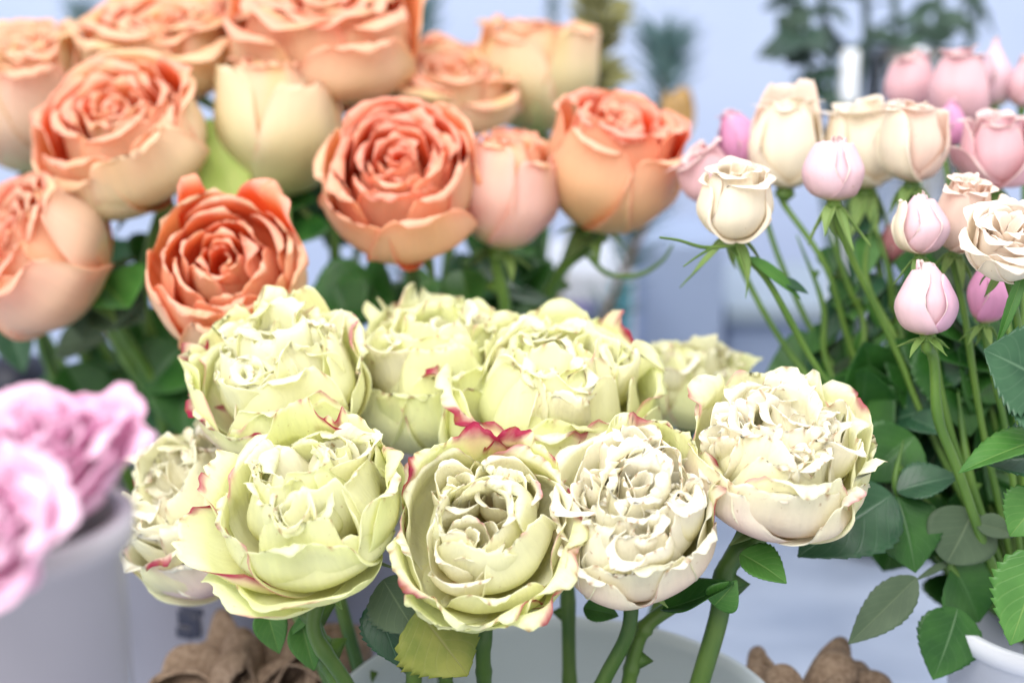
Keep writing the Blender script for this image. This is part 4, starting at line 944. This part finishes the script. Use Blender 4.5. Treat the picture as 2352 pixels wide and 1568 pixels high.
def burlap(label, px, py, d, sz, seed):
    c = at(px, py, d); r = np.random.default_rng(seed)
    T = thing('burlap_bow', c, label, 'bow', 'burlap bows on the white pot')
    for i, (dx, dy) in enumerate(((-1.5, .55), (1.5, .6), (-.7, .9), (.8, 1.0))):
        a = RT * dx * sz; b = UP * dy * sz; q = FW * sz * r.uniform(-.4, .4)
        ctl = [c, c + a * .5 + b * .9 + q, c + a + b * .8 + q, c + a * 1.05 + b * .1 - q, c + a * .6 - b * .3 - q, c + a * .1 - b * .1]
        ribbon('loop', ctl, FW * 1.0 + UP * .35 + RT * r.uniform(-.5, .5), sz * 1.7, T, seed + i)
    for i, dx in enumerate((-.8, .9)):
        ribbon('tail', [c, c + RT * dx * sz * .6 - UP * sz * .4, c + RT * dx * sz * 1.2 - UP * sz * 1.6, c + RT * dx * sz * 1.3 - UP * sz * 2.4], RT + FW * .5, sz * 1.0, T, seed + 9 + i)
    ribbon('knot', [c + UP * sz * .3 - FW * sz * .1, c - FW * sz * .35, c - UP * sz * .3 - FW * sz * .1], RT, sz * .5, T, seed + 20)
    return T
burlap('crumpled brown burlap bow at the left side of the white pot', 600, 1570, .86, .034, 901)
burlap('crumpled brown burlap bow at the right side of the white pot', 1850, 1645, .80, .028, 907)

# ------------------------------------------------------------------ background greenery
def needle_sprig(label, path, ln, seed, mat, n=420, name='pine_sprig', cat='pine sprig', group='pine sprigs against the wall', width=.0011, lean=.9, r0=.0025):
    pts = [at(*p) for p in path]; r = np.random.default_rng(seed)
    T = thing(name, pts[-1], label, cat, group)
    tube_obj('stem', pts, r0, M_twig, T, n=8)
    C = catmull(pts, 60); V = []; F = []
    for i in range(n):
        k = r.integers(0, int(len(C) * .8)); c = C[k]
        t = C[max(0, k - 1)] - C[min(len(C) - 1, k + 1)]; t /= np.linalg.norm(t)
        a = r.normal(size=3); a -= t * (a @ t); a /= np.linalg.norm(a)
        d = t * lean * r.uniform(.5, 1.2) + a; d /= np.linalg.norm(d)
        L = ln * r.uniform(.6, 1.1); s = np.cross(d, a + .3); s /= np.linalg.norm(s); q = np.cross(d, s)
        b = len(V)
        V += [c + s * width, c - s * width * .5 + q * width, c - s * width * .5 - q * width, c + d * L]
        F += [[b, b + 1, b + 3], [b + 1, b + 2, b + 3], [b + 2, b, b + 3]]
    mesh_obj('needles', np.array(V), np.array(F), mat, T)
    return T
needle_sprig('blue grey pine sprig rising behind the top left peach roses', [(185, 20, 1.45), (190, 200, 1.45), (230, 700, 1.4), (330, 1100, 1.3)], .035, 1001, M_pine)
needle_sprig('blue green pine sprig right of the largest rose at the top', [(960, 20, 1.35), (960, 140, 1.35), (930, 600, 1.3), (860, 1100, 1.25)], .040, 1003, M_pine)
needle_sprig('wide fluffy pine sprig between the dried cypress and the orange leaf', [(1530, 90, 1.30), (1520, 230, 1.30), (1440, 600, 1.28), (1200, 1100, 1.2)], .050, 1009, M_pine, n=620)
needle_sprig('thin grey twig sprig left of the dried cypress', [(1270, -20, 1.6), (1268, 120, 1.55), (1250, 600, 1.4), (1150, 1100, 1.25)], .016, 1013, M_pine, n=260)
T = thing('dried_flower', at(1400, 700, 1.22), 'ochre dried leaf loop on a stalk at the right of the pine sprigs', 'dried leaf')
tube_obj('stalk', [at(1565, 330, 1.25), at(1500, 480, 1.24), at(1400, 700, 1.22), at(1300, 950, 1.2)], .002, M_twig, T, n=8)
leaf('leaf', T, at(1545, 340, 1.25), at(1545, 205, 1.25), .028, cdir(.5, .2, .8), M_dry, serr=0, curl=.3)
leaf('leaf', T, at(1560, 330, 1.25), at(1597, 215, 1.25), .020, cdir(-.5, .2, .8), M_dry, serr=0, curl=-.3)
leaf('leaf', T, at(1545, 220, 1.26), at(1600, 240, 1.26), .024, cdir(0, .6, .8), M_dry, serr=0, curl=.3)

# dark foliage and glass vase, upper right
vc = at(2090, 330, 1.35)
def glass_mat():
    m, nt, out = newmat('clear glass'); N = nt.nodes; L = nt.links
    g = N.new('ShaderNodeBsdfGlossy'); g.inputs['Roughness'].default_value = .06
    tp = N.new('ShaderNodeBsdfTransparent'); tp.inputs[0].default_value = (.93, .95, .98, 1)
    f = N.new('ShaderNodeFresnel'); f.inputs[0].default_value = 1.5
    mx = N.new('ShaderNodeMixShader'); mm = N.new('ShaderNodeMath'); mm.operation = 'MAXIMUM'; mm.inputs[1].default_value = .22; L.new(f.outputs[0], mm.inputs[0]); L.new(mm.outputs[0], mx.inputs[0]); L.new(tp.outputs[0], mx.inputs[1]); L.new(g.outputs[0], mx.inputs[2]); L.new(mx.outputs[0], out.inputs[0])
    return m
M_glass = glass_mat()
zt = at(2090, 110, 1.35)[2]
T = thing('glass_vase', (vc[0], vc[1], 0), 'clear glass vase with an added white highlight strip behind the small pink roses', 'vase')
lathe('vase_body', (vc[0], vc[1], 0), [(.001, .003), (.055, .003), (.057, .006), (.052, .2), (.045, zt - .02), (.048, zt), (.045, zt), (.042, zt - .02), (.049, .2), (.053, .012), (.001, .012)], M_glass, T, n=64)
rounded_box('highlight_strip', (vc[0] - .066, vc[1] - .02, zt - .12), (.016, .01, .24), plain_mat('painted highlight', (236, 240, 248)), T, bev=.003)  # added white strip standing in for a bright highlight on the glass
def dark_branch(label, path, lv, seed, w=(.008, .02), ln=(40, 110), mat=None, nm='foliage_branch', grp='dark foliage branches at the top right', bl='leaf', up=.15):
    mat = mat or M_dark
    pts = [at(*p) for p in path]; r = np.random.default_rng(seed)
    T = thing(nm, pts[-1], label, 'branch', grp)
    tube_obj('stem', pts, .004, mat, T, n=8)
    C = catmull(path, 30)
    for i in range(lv):
        q = C[r.integers(0, int(len(C) * .6))]; a = r.uniform(-.9, .9) + (math.pi if r.random() < .5 else 0); L = r.uniform(*ln)
        leaf('leaf', T, at(q[0], q[1], q[2]), at(q[0] + L * math.cos(a), q[1] + L * (math.sin(a) * .8 + up), q[2] + r.uniform(-.05, .05)), r.uniform(*w), cdir(r.uniform(-.5, .5), .4, .8), mat, serr=0, nu=5, nv=10, seed=i)
    return T
dark_branch('olive dried cypress branch in the middle background', [(1390, -60, 1.35), (1388, 60, 1.33), (1375, 240, 1.3), (1300, 600, 1.25), (1150, 1100, 1.2)], 90, 1019, w=(.008, .018), ln=(40, 95), mat=M_cyp, nm='cypress_branch', grp=None, up=-.45)
dark_branch('dark bushy branch, leftmost of the group at the top right', [(1790, -60, 1.3), (1830, 60, 1.3), (1860, 200, 1.3), (1900, 500, 1.3), (1950, 900, 1.3)], 26, 1101, w=(.012, .03))
dark_branch('dark branch just left of the white highlight strip of the vase', [(1880, -60, 1.32), (1900, 100, 1.32), (1920, 260, 1.32), (1950, 600, 1.32), (1980, 900, 1.3)], 16, 1103, w=(.01, .022))
dark_branch('dark upright branch above the glass vase', [(2050, -60, 1.36), (2060, 60, 1.36), (2075, 200, 1.35), (2085, 500, 1.35)], 8, 1107, w=(.014, .02), ln=(60, 130))
dark_branch('broad dark blade branch right of the glass vase rim', [(2170, -60, 1.36), (2150, 60, 1.36), (2130, 180, 1.35), (2110, 500, 1.35)], 7, 1109, w=(.016, .024), ln=(60, 140))
dark_branch('thin grey branch furthest right of the dark group', [(2260, -60, 1.4), (2230, 80, 1.38), (2180, 260, 1.36), (2120, 500, 1.35)], 5, 1111, w=(.006, .01), ln=(50, 90))
dark_branch('thin dark branch passing in front of the vase rim', [(1980, -60, 1.34), (1990, 80, 1.34), (1960, 300, 1.33), (1960, 700, 1.32)], 9, 1117, w=(.01, .018))


for lb, own, pts, rad in (('arc', 'deep coral rose', [(1350, 585, .92), (1395, 628, .91), (1465, 632, .90), (1520, 600, .89), (1545, 562, .885)], [.002, .0016, .0008]),
                     ('arc', 'cream spray rose leftmost', [(1690, 562, .76), (1620, 568, .755), (1560, 552, .75), (1515, 545, .745)], [.0012, .001, .0006]),
                     ('arc', 'cream spray rose leftmost', [(1640, 566, .757), (1600, 590, .75), (1570, 612, .745)], [.0009, .0004])):
    for o in list(SC.objects):
        if o.get('label', '').startswith(own):
            tube_obj('sepal', [at(*p_) for p_ in pts], rad, M_stem, o, n=8)
for o in SC.objects:
    if '_o' in o: del o['_o']
